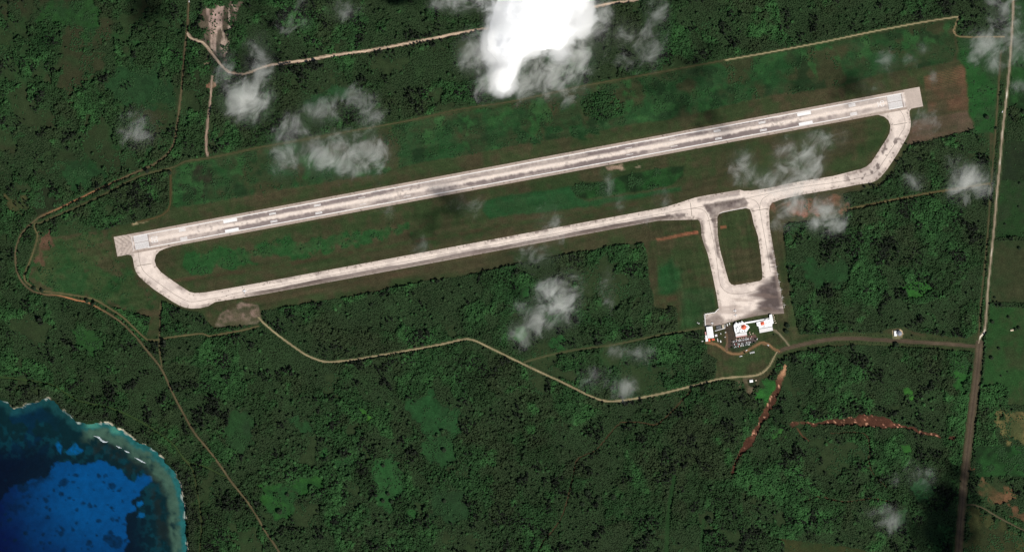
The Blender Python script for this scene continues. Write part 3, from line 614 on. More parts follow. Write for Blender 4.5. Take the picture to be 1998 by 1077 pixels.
# ------------------------------------------------------------------ pavement
def cdt_sheet(name, outer, holes, step, z, mat, paint, label, cat):
    pts = []; edges = []
    def loop(P):
        b = len(pts); q = []
        for i in range(len(P)):
            a, c = Vector(P[i]), Vector(P[(i + 1) % len(P)]); n = max(1, int((c - a).length / step))
            q += [a.lerp(c, k / n) for k in range(n)]
        pts.extend(q); edges.extend((b + i, b + (i + 1) % len(q)) for i in range(len(q)))
    loop(outer)
    for h in holes: loop(h)
    A = np.array(outer); xs = np.arange(A[:, 0].min(), A[:, 0].max(), step); ys = np.arange(A[:, 1].min(), A[:, 1].max(), step)
    gxx, gyy = np.meshgrid(xs, ys); gxx = gxx + (np.arange(len(ys)) % 2)[:, None] * step / 2
    dd = sdf(gxx, gyy, outer)
    for h in holes: dd = np.maximum(dd, -sdf(gxx, gyy, h))
    m = dd < -step * 0.45
    pts.extend(Vector((a, b)) for a, b in zip(gxx[m], gyy[m]))
    r = delaunay_2d_cdt(pts, edges, [], 0, 0.001)
    v = np.array([(p.x, p.y) for p in r[0]]); f = np.array([t for t in r[2] if len(t) == 3])
    c = v[f].mean(1)
    ok = inside(c[:, 0], c[:, 1], outer)
    for h in holes: ok &= ~inside(c[:, 0], c[:, 1], h)
    f = f[ok]
    e1 = v[f[:, 1]] - v[f[:, 0]]; e2 = v[f[:, 2]] - v[f[:, 0]]; flip = (e1[:, 0] * e2[:, 1] - e1[:, 1] * e2[:, 0]) > 0
    f[flip] = f[flip][:, ::-1]
    used, inv = np.unique(f, return_inverse=True); v = v[used]; f = inv.reshape(-1, 3)
    col = paint(v[:, 0], v[:, 1])
    o = mesh_np(name, np.stack([X(v[:, 0]), Y(v[:, 1]), np.full(len(v), z)], -1), f, 3, mat, col)
    return tag(o, label, cat, kind='structure')
LIGHT = srgb(243, 227, 214); BAND = srgb(152, 138, 134); SHOULD = srgb(178, 161, 148); STAIN = srgb(88, 76, 73)
def mixc(c, t, m): m = m[..., None]; return c * (1 - m) + t * m
def paint_runway(s, t):
    c = np.empty(s.shape + (3,)); c[:] = LIGHT
    n1 = fbm(s, t, 10, 4, 201, 0.10, 1.0); n2 = 0.5 * fbm(s, t, 26, 3, 205, 1.0, 0.5) + 0.5 * fbm(s, t, 3.5, 3, 207, 1.0, 0.3); n3 = fbm(s, t, 120, 3, 209, 1.0, 0.6)
    tw = t + (n2 - 0.5) * 7
    band = np.maximum(sstep(4.8, 8.5, tw) * sstep(18.5, 12.5, tw), sstep(20.0, 26, tw) * sstep(34.0, 30.5, tw))
    amt = band * (0.42 + 0.55 * sstep(0.35, 0.6, n1) + 0.35 * (n3 - 0.4)) * (0.8 + 0.35 * sstep(0.35, 0.65, n2))
    amt = amt * (0.65 + 0.5 * sstep(150, 300, s) * sstep(1480, 1300, s))
    c = mixc(c, BAND * 0.92, np.clip(amt, 0, 1))
    sh = np.maximum(sstep(5.5, 4.5, t), sstep(32.8, 33.8, t)); c = mixc(c, SHOULD * (0.85 + 0.3 * n2[..., None]), sh * 0.95)
    cen = sstep(4, 1, np.abs(t - 19 - 2 * (n3 - 0.5))); c = mixc(c, LIGHT * 1.08, cen * (0.4 + 0.6 * n1))
    pad = np.maximum(sstep(37, 33, s), sstep(1566, 1570, s)); c = mixc(c, srgb(204, 188, 176) * (0.86 + 0.28 * n2[..., None]), pad)
    blot = sstep(0.60, 0.70, fbm(s, t, 5, 4, 219)) * sstep(0.45, 0.6, n3); c = mixc(c, BAND * 0.85, blot * 0.5)
    chev = sstep(0.9, 0.0, np.abs(((s + np.abs(t - 19.3) * 1.0 * np.where(s < 800, 1, -1)) % 9.5) - 4.7) - 0.5) * pad * (s < 800)
    c = mixc(c, srgb(130, 116, 106), chev * 0.6)
    for s0, s1, dk in ((860, 980, 0.25), (700, 830, 0.18), (1180, 1250, 0.25)):
        c = mixc(c, STAIN, band * sstep(s0 - 60, s0 + 40, s) * sstep(s1 + 60, s1 - 40, s) * dk * (0.5 + n2))
    bars = (sstep(36, 37, s) * sstep(67, 66, s) + sstep(1531, 1532, s) * sstep(1562, 1561, s)) * sstep(6, 7, t) * sstep(33, 32, t)
    c = mixc(c, BAND * 0.95, bars * 0.8)
    dots = sstep(0.76, 0.84, fbm(s, t, 2.6, 2, 215)) * np.maximum(sstep(5, 3, t), sstep(33, 35, t)); c = mixc(c, srgb(70, 62, 52), dots * 0.8)
    c = c * (0.93 + 0.14 * fbm(s, t, 4, 2, 217))[..., None]
    return c
ss = np.linspace(0, RUN_L, 801); tt = np.linspace(0, RUN_W, 30)
SS, TT = np.meshgrid(ss, tt)
rx = O.x + U.x * SS + V.x * TT; ry = O.y + U.y * SS + V.y * TT
runway = mesh_np('runway', np.stack([X(rx), Y(ry), np.full(rx.shape, 0.30)], -1).reshape(-1, 3), grid_faces(len(ss), len(tt)), 4, M['pave'], paint_runway(SS, TT).reshape(-1, 3))
tag(runway, 'long pale concrete runway with rubber streaks and white markings', 'runway', kind='structure')

def paint_taxi(x, y):
    s = (x - O.x) * U.x + (y - O.y) * U.y; t = (x - O.x) * V.x + (y - O.y) * V.y
    c = np.empty(x.shape + (3,)); c[:] = LIGHT
    n1 = fbm(s, t, 9, 4, 301, 0.16, 1.0); n2 = fbm(s, t, 7, 4, 305); n3 = fbm(s, t, 60, 3, 309); n4 = fbm(s, t, 9, 4, 311, 1.0, 0.2); n5 = fbm(x, y, 10, 4, 313, 1.0, 0.15); n6 = fbm(x, y, 16, 4, 315, 0.15, 2.0)
    c = c * (0.90 + 0.2 * n2)[..., None]
    par = sstep(215, 260, s) * sstep(1120, 1060, s)
    c = mixc(c, STAIN * (0.62 + 0.75 * n1[..., None]), par * sstep(153, 156, t + (n1 - 0.5) * 5) * (0.80 + 0.2 * sstep(0.35, 0.6, n3)) * (1 - 0.4 * sstep(162, 163.2, t)))
    c = mixc(c, STAIN, par * sstep(146, 143, t) * sstep(0.56, 0.66, n2) * (0.25 + 0.6 * sstep(620, 720, s) * sstep(1000, 860, s)))
    # dark trapezoid between the two arms
    D1 = [(1372, 402), (1376, 398), (1452, 386), (1460, 396), (1455, 405), (1411, 412), (1402, 416), (1398, 426), (1400, 462), (1405, 500), (1410, 512), (1399, 500), (1392, 450), (1388, 425), (1378, 410)]
    c = mixc(c, STAIN * (0.85 + 0.5 * n1[..., None]), sstep(2, -1.5, sdf(x + (n2 - .5) * 5, y + (n4 - .5) * 5, D1)) * 0.85 * (0.45 + 0.9 * n2))
    D2 = [(1360, 386), (1442, 371.5), (1444, 380), (1400, 388), (1362, 394)]
    c = mixc(c, BAND * 0.85, sstep(3, -2, sdf(x + (n2 - .5) * 6, y + (n4 - .5) * 6, D2)) * 0.7 * (0.4 + n1))
    D3 = [(1300, 418), (1340, 417), (1362, 424), (1372, 440), (1376, 470), (1384, 492), (1378, 492), (1367, 462), (1360, 430), (1300, 428)]
    c = mixc(c, STAIN, sstep(2, -1, sdf(x + (n2 - .5) * 5, y, D3)) * 0.75 * sstep(0.3, 0.5, n2))
    # apron
    D4 = [(1483, 552), (1505, 546), (1505, 500), (1500, 420), (1515, 470), (1524, 560), (1532, 613), (1478, 614), (1486, 600), (1478, 592), (1488, 584), (1470, 576), (1484, 568), (1480, 558)]
    c = mixc(c, srgb(82, 70, 68) * (0.62 + 0.8 * n5[..., None]), sstep(8, -6, sdf(x + (n1 - .5) * 8 + (n6 - 0.5) * 34 - 3, y, D4)) * 0.95 * np.maximum(sstep(455, 520, y + 60 * (n4 - .5)), sstep(1499, 1503, x - (y - 420) * 0.09)))
    D5 = [(1377, 624), (1398, 612), (1412, 622), (1412, 636), (1377, 638)]
    c = mixc(c, srgb(126, 110, 102), sstep(5, -3, sdf(x, y, D5)) * 0.85 * (0.6 + 0.6 * n2))
    D6 = [(1410, 632), (1440, 622), (1470, 610), (1500, 600), (1510, 614), (1440, 628), (1410, 637)]
    c = mixc(c, srgb(92, 82, 76), sstep(5, -2, sdf(x, y + (n1 - .5) * 10, D6)) * 0.8)
    c = mixc(c, STAIN, sstep(0.56, 0.68, fbm(s, t, 9, 4, 341, 0.35, 1.2)) * sstep(0.42, 0.60, n3) * 0.6 * np.maximum(sstep(-11, -2, sdf(x, y, TAXI_OUT)), sstep(10, 3, np.minimum(np.abs(sdf(x, y, TAXI_HOLE_W)), np.abs(sdf(x, y, TAXI_HOLE_APRON))))))
    c = mixc(c, BAND, sstep(0.52, 0.62, fbm(s, t, 14, 4, 343)) * 0.25)
    # faint staining on the connectors, weeds near edges
    conn = np.maximum(sstep(60, 30, s) * 1.0, sstep(1420, 1450, s))
    c = mixc(c, BAND, conn * sstep(0.55, 0.7, n3) * 0.35)
    c = mixc(c, STAIN, sstep(1640, 1660, x) * sstep(362, 350, y) * sstep(0.58, 0.68, n2) * sstep(250, 280, y) * 0.8)
    ds = sdf(x, y, TAXI_OUT); dh = np.minimum(np.abs(sdf(x, y, TAXI_HOLE_W)), np.abs(sdf(x, y, TAXI_HOLE_APRON)))
    edge = np.maximum(sstep(-8, -3, ds), sstep(8, 3, dh))
    c = mixc(c, srgb(72, 64, 54), edge * sstep(0.68, 0.76, fbm(x, y, 2.8, 2, 321)) * 0.85)
    c = mixc(c, SHOULD, edge * 0.35)
    # streaks towards the lower apron
    c = mixc(c, srgb(140, 120, 110), sstep(1395, 1410, x) * sstep(556, 566, y) * sstep(0.55, 0.68, fbm(x, y, 8, 3, 331, 0.15, 1.0)) * 0.4)
    return c
cdt_sheet('taxiway', TAXI_OUT, [TAXI_HOLE_W, TAXI_HOLE_APRON], 2.2, 0.20, M['pave'], paint_taxi, 'pale concrete taxiway loop and apron joining the runway ends and terminal', 'taxiway')

# ------------------------------------------------------------------ markings (flat paint sheets on the pavement)
def quad_sheet(name, quads, z, mat, parent):
    me = bpy.data.meshes.new(name); v = []; f = []
    for q in quads:
        if isinstance(q, tuple) and len(q) == 2 and q[0] == 'st': q = [st(*p) for p in q[1]]
        b = len(v); w = [(X(a), Y(c), z) for a, c in q]
        ar = sum(w[i][0] * w[(i + 1) % len(w)][1] - w[(i + 1) % len(w)][0] * w[i][1] for i in range(len(w)))
        if ar < 0: w = w[::-1]
        v += w; f.append(tuple(range(b, b + len(w))))
    me.from_pydata(v, [], f); me.materials.append(mat); me.update()
    o = bpy.data.objects.new(name, me); COL.objects.link(o); o.parent = parent
    return o
def srect(s0, s1, t0, t1): return [st(s0, t0), st(s1, t0), st(s1, t1), st(s0, t1)]
ZM = 0.42
def runway_line(t, w, s0, s1):
    quad_sheet('edge_line', [srect(s0, s1, t - w / 2, t + w / 2)], ZM, M['paint'], runway)
runway_line(6.0, 1.15, 38, 1562); runway_line(32.5, 1.15, 62, 1455); runway_line(32.5, 1.15, 1533, 1560)
for s in (33.0, 1563.5): quad_sheet('threshold_line', [srect(s, s + 1.1, 4.5, 34)], ZM, M['paint_worn'], runway)
for s0, s1 in ((37.5, 65), (1533, 1560.5)):
    for k in range(14):
        if k in (6.5,): continue
        t0 = 7.2 + k * 1.8 + (0.4 if k >= 7 else -0.3)
        quad_sheet('threshold_bar', [srect(s0, s1, t0, t0 + 1.05)], ZM, M['paint'], runway)
for s0 in (215.5, 1354.5):
    for t0 in (7.3, 26.2): quad_sheet('aiming_marking', [srect(s0, s0 + 27, t0, t0 + 6)], ZM, M['paint'], runway)
def tdz(s0, n, ww=False):
    for side in (0, 1):
        for k in range(n):
            t0 = (12.4 - k * 2.1) if side == 0 else (25.6 + k * 2.1)
            quad_sheet('touchdown_bar', [srect(s0, s0 + 13.6, t0, t0 + 1.15)], ZM, M['paint' if ww else 'paint_worn'], runway)
for s0, n in ((127, 3), (306, 2), (395, 2), (483, 1), (571, 1)): tdz(s0, n, n > 1); tdz(1597 - s0 - 13.6, n, n > 1)
for k in range(30):
    s0 = 110 + k * 46.5
    if s0 < 1480: quad_sheet('centre_line_dash', [srect(s0, s0 + 22, 18.95, 19.5)], ZM, M['paint_worn'], runway)
# runway numbers: strokes on a 3 x 6 lattice, x across, y along the digit height
DIG = {'0': [(0, 0, 0, 6), (0, 6, 3, 6), (3, 6, 3, 0), (3, 0, 0, 0)], '8': [(0, 0, 0, 6), (0, 6, 3, 6), (3, 6, 3, 0), (3, 0, 0, 0), (0, 3, 3, 3)],
       '2': [(0, 6, 3, 6), (3, 6, 3, 3), (3, 3, 0, 3), (0, 3, 0, 0), (0, 0, 3, 0)], '6': [(3, 6, 0, 6), (0, 6, 0, 0), (0, 0, 3, 0), (3, 0, 3, 3), (3, 3, 0, 3)]}
def digit(ch, s0, t0, dirn, w=3.9, h=11.2):
    """dirn +1: read when heading east (top of digit towards east)"""
    q = []; th = 0.8
    for x0, y0, x1, y1 in DIG[ch]:
        xa, xb = sorted((x0 / 3 * w, x1 / 3 * w)); ya, yb = sorted((y0 / 6 * h, y1 / 6 * h))
        if xa == xb: xa -= th / 2; xb += th / 2
        else: ya = ya - th * 0.75; yb = yb + th * 0.75; xa += th / 2; xb -= th / 2
        if dirn > 0: q.append(srect(s0 + ya, s0 + yb, t0 + xa, t0 + xb))
        else: q.append(srect(s0 - yb, s0 - ya, t0 - xb, t0 - xa))
    quad_sheet('runway_number', q, ZM, M['paint'], runway)
digit('0', 71.5, 14.2, 1); digit('8', 71.5, 20.6, 1)
digit('2', 1524.5, 23.8, -1); digit('6', 1524.5, 17.4, -1)
# thin dark guide lines and hold lines on the taxiways
taxi = bpy.data.objects['taxiway']
def strip(name, pts, w, z, mat, parent, sm=True):
    P = smooth(pts, 5) if sm else pts; L = []; Rr = []
    for i, p in enumerate(P):
        a = Vector(P[max(i - 1, 0)]); b = Vector(P[min(i + 1, len(P) - 1)]); dd = (b - a).normalized(); n = Vector((-dd.y, dd.x)) * w / 2
        L.append(Vector(p) + n); Rr.append(Vector(p) - n)
    v = [(X(p.x), Y(p.y), z) for p in L + Rr]; n = len(P)
    f = [(i, i + 1, n + i + 1, n + i) for i in range(n - 1)]
    e1 = Vector(v[1]) - Vector(v[0]); e2 = Vector(v[n]) - Vector(v[0])
    if e1.cross(e2).z < 0: f = [q[::-1] for q in f]
    me = bpy.data.meshes.new(name); me.from_pydata(v, [], f); me.materials.append(mat); me.update()
    o = bpy.data.objects.new(name, me); COL.objects.link(o)
    if parent: o.parent = parent
    return o
LINES = [[(269, 488), (273, 512), (277, 524), (287, 536), (303, 548), (330, 567), (350, 580), (368, 588), (385, 588), (405, 584), (440, 578), (500, 564.6), (1000, 472), (1200, 434.5), (1300, 416), (1347, 407.5)],
         [(1347, 407.5), (1400, 398), (1450, 388.5), (1485, 381), (1560, 366), (1625, 357), (1665, 350), (1700, 341), (1712, 332), (1722, 318), (1745, 283), (1757, 262), (1765, 248), (1765, 232), (1758, 218), (1750, 211)],
         [(1347, 407.5), (1362, 407), (1375, 412), (1382, 424), (1385, 440), (1394, 480), (1400, 520), (1404, 550), (1410, 563), (1420, 571), (1435, 574), (1460, 571), (1482, 565)],
         [(1455, 387.5), (1472, 391), (1480, 400), (1483, 412), (1488, 440), (1497, 490), (1503, 530)], [(1500, 381), (1488, 388), (1483, 400), (1482.5, 408)]]
for l in LINES: strip('guide_line', l, 0.55, 0.30, M['line'], taxi)
for l in ([(268, 519), (295, 514.5)], [(1743, 244.5), (1770, 240)], [(1347, 396), (1350, 422)], [(1350, 408), (1500, 411)][:0] or [(1380, 431), (1400, 427)], [(1467, 412), (1500, 407)]):
    strip('hold_line', l, 0.9, 0.31, M['line'], taxi, False)
for k in range(9):
    f_ = k / 8; x = 1503.5 + 26.5 * f_; y = 476 + 120 * f_
    strip('stand_line', [(x - 2.5, y), (x + 3.4, y - 1.2)], 0.42, 0.32, M['paint_worn'], taxi, False)
    strip('stand_line', [(x - 0.6, y - 5), (x + 0.9, y + 5)], 0.35, 0.34, M['paint_worn'], taxi, False)
strip('edge_strip', [(1375.2, 613.5), (1376.6, 636.5)], 1.1, 0.33, M['paint'], taxi, False)
strip('edge_strip', [(1376, 613), (1395, 609.8), (1402, 602.5)], 1.0, 0.33, M['paint'], taxi, False)
strip('edge_strip', [(1404, 417), (1409, 414.6), (1456, 404.5)], 0.9, 0.30, M['paint_worn'], taxi, False)

# ------------------------------------------------------------------ roads
LAB = {'west': ('dirt_road', 'winding tan dirt road along the west side of the airfield'), 'south': ('dirt_road', 'pale dirt road curving through the woods south of the taxiway'),
       'survey': ('dirt_road', 'bright uneven earth track crossing the northern woods'), 'strip': ('dirt_track', 'short pinkish bare track down the north western wood'),
       'north_fence': ('perimeter_track', 'faint brown perimeter track north of the runway'), 'north_sand': ('perimeter_track', 'thin sandy perimeter track at the upper right'),
       'corner_track': ('perimeter_track', 'thin pale track turning the north east corner'), 'west_cut': ('perimeter_track', 'short mown track down to the runway west end'),
       'west_fence': ('perimeter_track', 'pale perimeter track round the west end of the airfield'), 'cut_south': ('dirt_track', 'narrow straight track joining the tracks at lower left'),
       'south_fence': ('perimeter_track', 'faint grass track running to the hangar'), 'airport': ('road', 'brown grey access road to the terminal'), 'east_upper': ('road', 'narrow pale road down the right edge'),
       'east_lower': ('road', 'wide old grey brown road at lower right'), 'old_strip': ('road', 'faint old carriageway beside the pale east road'), 'loop': ('road', 'reddish loop road round the car park'),
       'loop_link': ('path', 'short earthen link between loop road and terminal'), 'drive': ('path', 'short pale diagonal drive east of the terminal'), 'east_track': ('dirt_track', 'straight grassy track from the red field to the east road'),
       'se_side': ('dirt_track', 'thin side track leaving the old road at lower right'), 'coast_path': ('path', 'green overgrown path behind the shore'), 'coast_spur': ('path', 'overgrown path spur running down beside the bay'),
       'trail': ('path', 'thin dark foot trail through the southern wood'), 'trail_east': ('path', 'tiny red trail below the earth scar'), 'trail_mid': ('path', 'thin brown trail under the long red scar'), 'trail_low': ('path', 'thin wavy trail at the lower right wood')}
zr = 0.06
for key, r in ROADS.items():
    if key not in LAB: continue
    P = np.array(r['pts']); n = len(P)
    tdir = np.gradient(P, axis=0); tdir /= np.linalg.norm(tdir, axis=1)[:, None] + 1e-9
    nrm = np.stack([-tdir[:, 1], tdir[:, 0]], -1)
    L_ = np.cumsum(np.r_[0, np.linalg.norm(np.diff(P, axis=0), axis=1)])
    wid = r['w'] * (0.75 + 0.5 * fbm(L_, L_ * 0, 14, 3, 401 + len(key)))
    if key == 'survey': wid = wid * (0.55 + 0.95 * fbm(L_, L_ * 0, 70, 3, 409)) * (1 + 0.3 * sstep(600, 650, P[:, 0]) * sstep(760, 720, P[:, 0]))
    na = 7; offs = np.linspace(-0.5, 0.5, na)
    if key in ('survey', 'strip', 'south', 'west', 'trail', 'loop'):
        rg = 1.0 if key in ('survey', 'strip') else 0.35
        sh_ = (fbm(L_, L_ * 0, 9, 3, 461) - 0.5)[:, None] * r['w'] * rg * 1.1
        P = P + nrm * sh_; wid = wid * (1 + rg * 1.1 * (fbm(L_, L_ * 0, 7, 3, 467) - 0.5))
    VX = P[:, None, 0] + nrm[:, None, 0] * wid[:, None] * offs; VY = P[:, None, 1] + nrm[:, None, 1] * wid[:, None] * offs
    tone = 0.66 + 0.62 * fbm(L_, L_ * 0, 26, 4, 433 + len(key))[:, None] + 0 * offs
    edge = np.abs(offs) * 2
    c = r['col'][None, None, :] * tone[..., None]
    verge = srgb(64, 62, 40)
    k = (np.clip(edge - 0.45, 0, 1) * 1.3)[None, :, None] * np.ones((n, 1, 1)); c = c * (1 - k) + verge * k
    if key in ('east_lower', 'airport'):
        # worn centre with paler carriageways and a darker middle
        mid_ = np.exp(-((offs) / 0.12) ** 2)[None, :, None]; c = c * (1 - 0.30 * mid_)
        pl = np.exp(-((np.abs(offs) - 0.25) / 0.08) ** 2)[None, :, None]; c = c * (1 + 0.15 * pl)
    if key == 'west':
        red = (np.exp(-((P[:, 0] - 150) / 40) ** 2) * (P[:, 1] > 560) + 0.6 * np.exp(-((P[:, 0] - 150) / 60) ** 2) * (P[:, 1] < 420))[:, None, None]
        c = c * (1 - red) + srgb(176, 120, 82) * red
    if key == 'east_upper':
        b = sstep(0.62, 0.8, fbm(L_, L_ * 0, 18, 3, 451))[:, None, None]; c = c * (1 - b) + srgb(235, 225, 205) * b
    cap = []
    idx = np.arange(n * na).reshape(n, na)
    f = np.stack([idx[:-1, :-1], idx[1:, :-1], idx[1:, 1:], idx[:-1, 1:]], -1).reshape(-1, 4)
    v = np.stack([X(VX), Y(VY), np.full(VX.shape, zr)], -1).reshape(-1, 3)
    a = np.cross(v[f[0, 1]] - v[f[0, 0]], v[f[0, 3]] - v[f[0, 0]])
    if a[2] < 0: f = f[:, ::-1]
    o = mesh_np(LAB[key][0], v, f, 4, M['dirt'], c.reshape(-1, 3)); tag(o, LAB[key][1], LAB[key][0].replace('_', ' '), kind='structure')
    zr += 0.004
# limestone rubble by the runway and the scraped patch below it
def patch(name, poly, col, z, label, cat, amp=3.0):
    P = smooth(poly + [poly[0]], 3)
    P = [(a + random.uniform(-amp, amp) * 0.3, b + random.uniform(-amp, amp) * 0.2) for a, b in P[:-1]]
    return P

# ------------------------------------------------------------------ foliage
def crown_mesh(name, seed, mat, sub=3, rough=0.28, flat=0.75):
    import bmesh
    bm = bmesh.new(); bmesh.ops.create_icosphere(bm, subdivisions=sub, radius=1.0)
    r = np.random.RandomState(seed); lob = r.normal(size=(9, 3)); lob /= np.linalg.norm(lob, axis=1)[:, None]; la = r.uniform(0.1, 0.45, 9)
    for v in bm.verts:
        p = np.array(v.co); k = 0.78 + sum(a * max(0, float(p @ l) - 0.72) / 0.28 for a, l in zip(la, lob)) + r.uniform(-rough, rough) * 0.5
        v.co = Vector(p * k); v.co.z = v.co.z * flat if v.co.z > 0 else v.co.z * 0.45
    me = bpy.data.meshes.new(name); bm.to_mesh(me); bm.free(); me.materials.append(mat)
    return me
variants = bpy.data.collections.new('crown_variants')       # source shapes for the woods, not linked to the scene
for k in range(6):
    me = crown_mesh('crown_shape', 50 + k, M['leaf'], 2, 0.30, (0.7, 0.8, 0.9, 0.75, 1.0, 0.6)[k])
    o = bpy.data.objects.new('crown_shape', me); variants.objects.link(o)
def wood_group():
    ng = bpy.data.node_groups.new('scatter_crowns', 'GeometryNodeTree')
    ng.interface.new_socket('Geometry', in_out='INPUT', socket_type='NodeSocketGeometry'); ng.interface.new_socket('Geometry', in_out='OUTPUT', socket_type='NodeSocketGeometry')
    N = ng.nodes; i = N.new('NodeGroupInput'); o = N.new('NodeGroupOutput'); ip = N.new('GeometryNodeInstanceOnPoints'); ci = N.new('GeometryNodeCollectionInfo')
    ci.inputs['Collection'].default_value = variants; ci.inputs['Separate Children'].default_value = True; ci.inputs['Reset Children'].default_value = True
    def na(name, typ):
        n = N.new('GeometryNodeInputNamedAttribute'); n.data_type = typ; n.inputs['Name'].default_value = name; return n.outputs['Attribute']
    ng.links.new(i.outputs[0], ip.inputs['Points']); ng.links.new(ci.outputs[0], ip.inputs['Instance']); ip.inputs['Pick Instance'].default_value = True
    ng.links.new(na('pick', 'INT'), ip.inputs['Instance Index']); ng.links.new(na('size', 'FLOAT_VECTOR'), ip.inputs['Scale'])
    cx = N.new('ShaderNodeCombineXYZ'); ng.links.new(na('turn', 'FLOAT'), cx.inputs['Z']); ng.links.new(cx.outputs[0], ip.inputs['Rotation'])
    ng.links.new(ip.outputs[0], o.inputs[0]); return ng
NG = wood_group()
sp = 2.35                                       # map units between neighbouring crowns
tx = np.arange(-150, 2150, sp); ty = np.arange(-150, 1230, sp * 0.9)
TX, TY = np.meshgrid(tx, ty); TX = TX + (np.arange(len(ty)) % 2)[:, None] * sp / 2
rs = np.random.RandomState(9)
TX = (TX + rs.uniform(-1.0, 1.0, TX.shape)).ravel(); TY = (TY + rs.uniform(-1.3, 1.3, TY.shape)).ravel()
tc_, tF, tn = cover(TX, TY)
cd = sdf(TX, TY, COAST, 60); cd = np.where(cd > 900, np.where(inside(TX, TY, COAST), -99, 99), cd)
cl = sstep(0.42, 0.62, fbm(TX, TY, 22, 3, 501))             # clumpiness
prob = tF * (0.80 + 0.20 * cl)
lushstrip = (tF > 0.05) & (tF < 0.6)
prob = np.where(lushstrip, tF * 2.2 * sstep(0.50, 0.66, fbm(TX, TY, 16, 4, 503)), prob)
m = (rs.rand(TX.size) < prob) & (cd > 4.5)
TX, TY, tc_, tF, cd = TX[m], TY[m], tc_[m], tF[m], cd[m]; mid_, small_, big_ = tn['mid'][m], tn['small'][m], tn['big'][m]
n = TX.size
hue = fbm(TX, TY, 55, 4, 511); hue2 = fbm(TX, TY, 20, 3, 517); hue3 = fbm(TX, TY, 130, 3, 523)
T_DARK = np.array([0.017, 0.040, 0.012]); T_GREEN = np.array([0.018, 0.055, 0.015]); T_BRIGHT = np.array([0.027, 0.084, 0.022]); T_BROWN = np.array([0.024, 0.037, 0.014]); T_BLK = np.array([0.011, 0.016, 0.009])
def w(a): return a[:, None]
bw = sstep(1450, 1700, TX) * sstep(680, 720, TY) * 0.05 + sstep(500, 350, TX) * sstep(600, 700, TY) * 0.02
tint = T_DARK + (T_GREEN - T_DARK) * w(sstep(0.34, 0.62, hue + (rs.rand(n) - 0.5) * 0.16))
k = sstep(0.54, 0.70, 0.6 * hue2 + 0.4 * hue + bw + (rs.rand(n) - 0.5) * 0.07); tint = tint * (1 - w(k)) + T_BRIGHT * w(k)
k = sstep(0.52, 0.66, fbm(TX, TY, 70, 4, 531)) * 0.75 * (1 - k); tint = tint * (1 - w(k)) + T_BROWN * w(k)
blk = sstep(0.70, 0.73, fbm(TX, TY, 26, 4, 541) * 0.7 + 0.3 * rs.rand(n)) * (tF > 0.5)
shore = sstep(26, 10, cd + (small_ - 0.5) * 10); tint = tint * (1 - w(shore * 0.7)) + np.array([0.022, 0.034, 0.016]) * w(shore * 0.7)
tint = tint * (1 - w(blk)) + T_BLK * w(blk)
tint = np.where(w(tF < 0.6), np.array([0.021, 0.056, 0.018]), tint)
tint = tint * w(rs.uniform(0.78, 1.25, n)) * w(0.82 + 0.36 * hue3) * w(1.0 - 0.14 * sstep(650, 950, TY) * sstep(1500, 1300, TX))
rad = rs.uniform(2.2, 3.3, n) * (0.85 + 0.3 * hue2); bigc = rs.rand(n) < 0.010 + 0.03 * sstep(750, 850, TY) * sstep(450, 550, TX) * sstep(1150, 1000, TX); rad = rad * np.where(bigc, 1.8, 1.0)
hgt = rs.uniform(2.8, 4.2, n) * np.where(bigc, 1.9, 1.0) * (0.75 + 0.6 * fbm(TX, TY, 35, 3, 551))
sml = tF < 0.6; rad = np.where(sml, rad * 0.75, rad); hgt = np.where(sml, hgt * 0.55, hgt)
hgt = np.where(blk > 0.5, hgt * 1.7 + 1.0, hgt); rad = np.where(blk > 0.5, rad * 1.05, rad)
# low carpet areas: vines and tangan scrub with even tops
flat_ = sstep(0.49, 0.57, fbm(TX, TY, 62, 4, 561)); fl = flat_ * (1 - blk) * (1 - 0.7 * bigc) * (tF > 0.6)
hgt = hgt * (1 - 0.5 * fl); rad = rad * (1 - 0.15 * fl)
tint = tint * w(1 - 0.8 * fl) + np.array([0.019, 0.037, 0.0125]) * w(0.8 * fl * rs.uniform(0.85, 1.15, n))
lift = np.where(sml, 0.0, 7.0 * sstep(0.25, 0.75, fbm(TX, TY, 7.5, 3, 571)) * sstep(0.55, 0.85, tF)); lift *= (1 - 0.9 * fl)
zc = np.maximum(hgt * 0.55, 0.8) + lift
REG = [('woodland', 'dense green woodland along the left edge north of the bay', lambda x, y: (x < 370) & (y >= 440)),
       ('woodland', 'open scrubby woodland filling the upper left corner', lambda x, y: (x < 370) & (y < 440)),
       ('woodland', 'woodland north of the runway crossed by a bright earth track', lambda x, y: (x >= 370) & (y < 352 - 0.16 * x)),
       ('woodland', 'dark woodland between the taxiway and the pale south road', lambda x, y: (x >= 370) & (x < 1400) & (y >= 352 - 0.16 * x) & (y < 705)),
       ('woodland', 'woodland block between the apron and the east road', lambda x, y: (x >= 1400) & (y >= 352 - 0.16 * x) & (y < 672)),
       ('woodland', 'broad dark woodland across the bottom of the scene', lambda x, y: (x >= 370) & (x < 1400)),
       ('woodland', 'green woodland around the red earth scars at lower right', lambda x, y: x >= 1400)]
left = np.ones(n, bool)
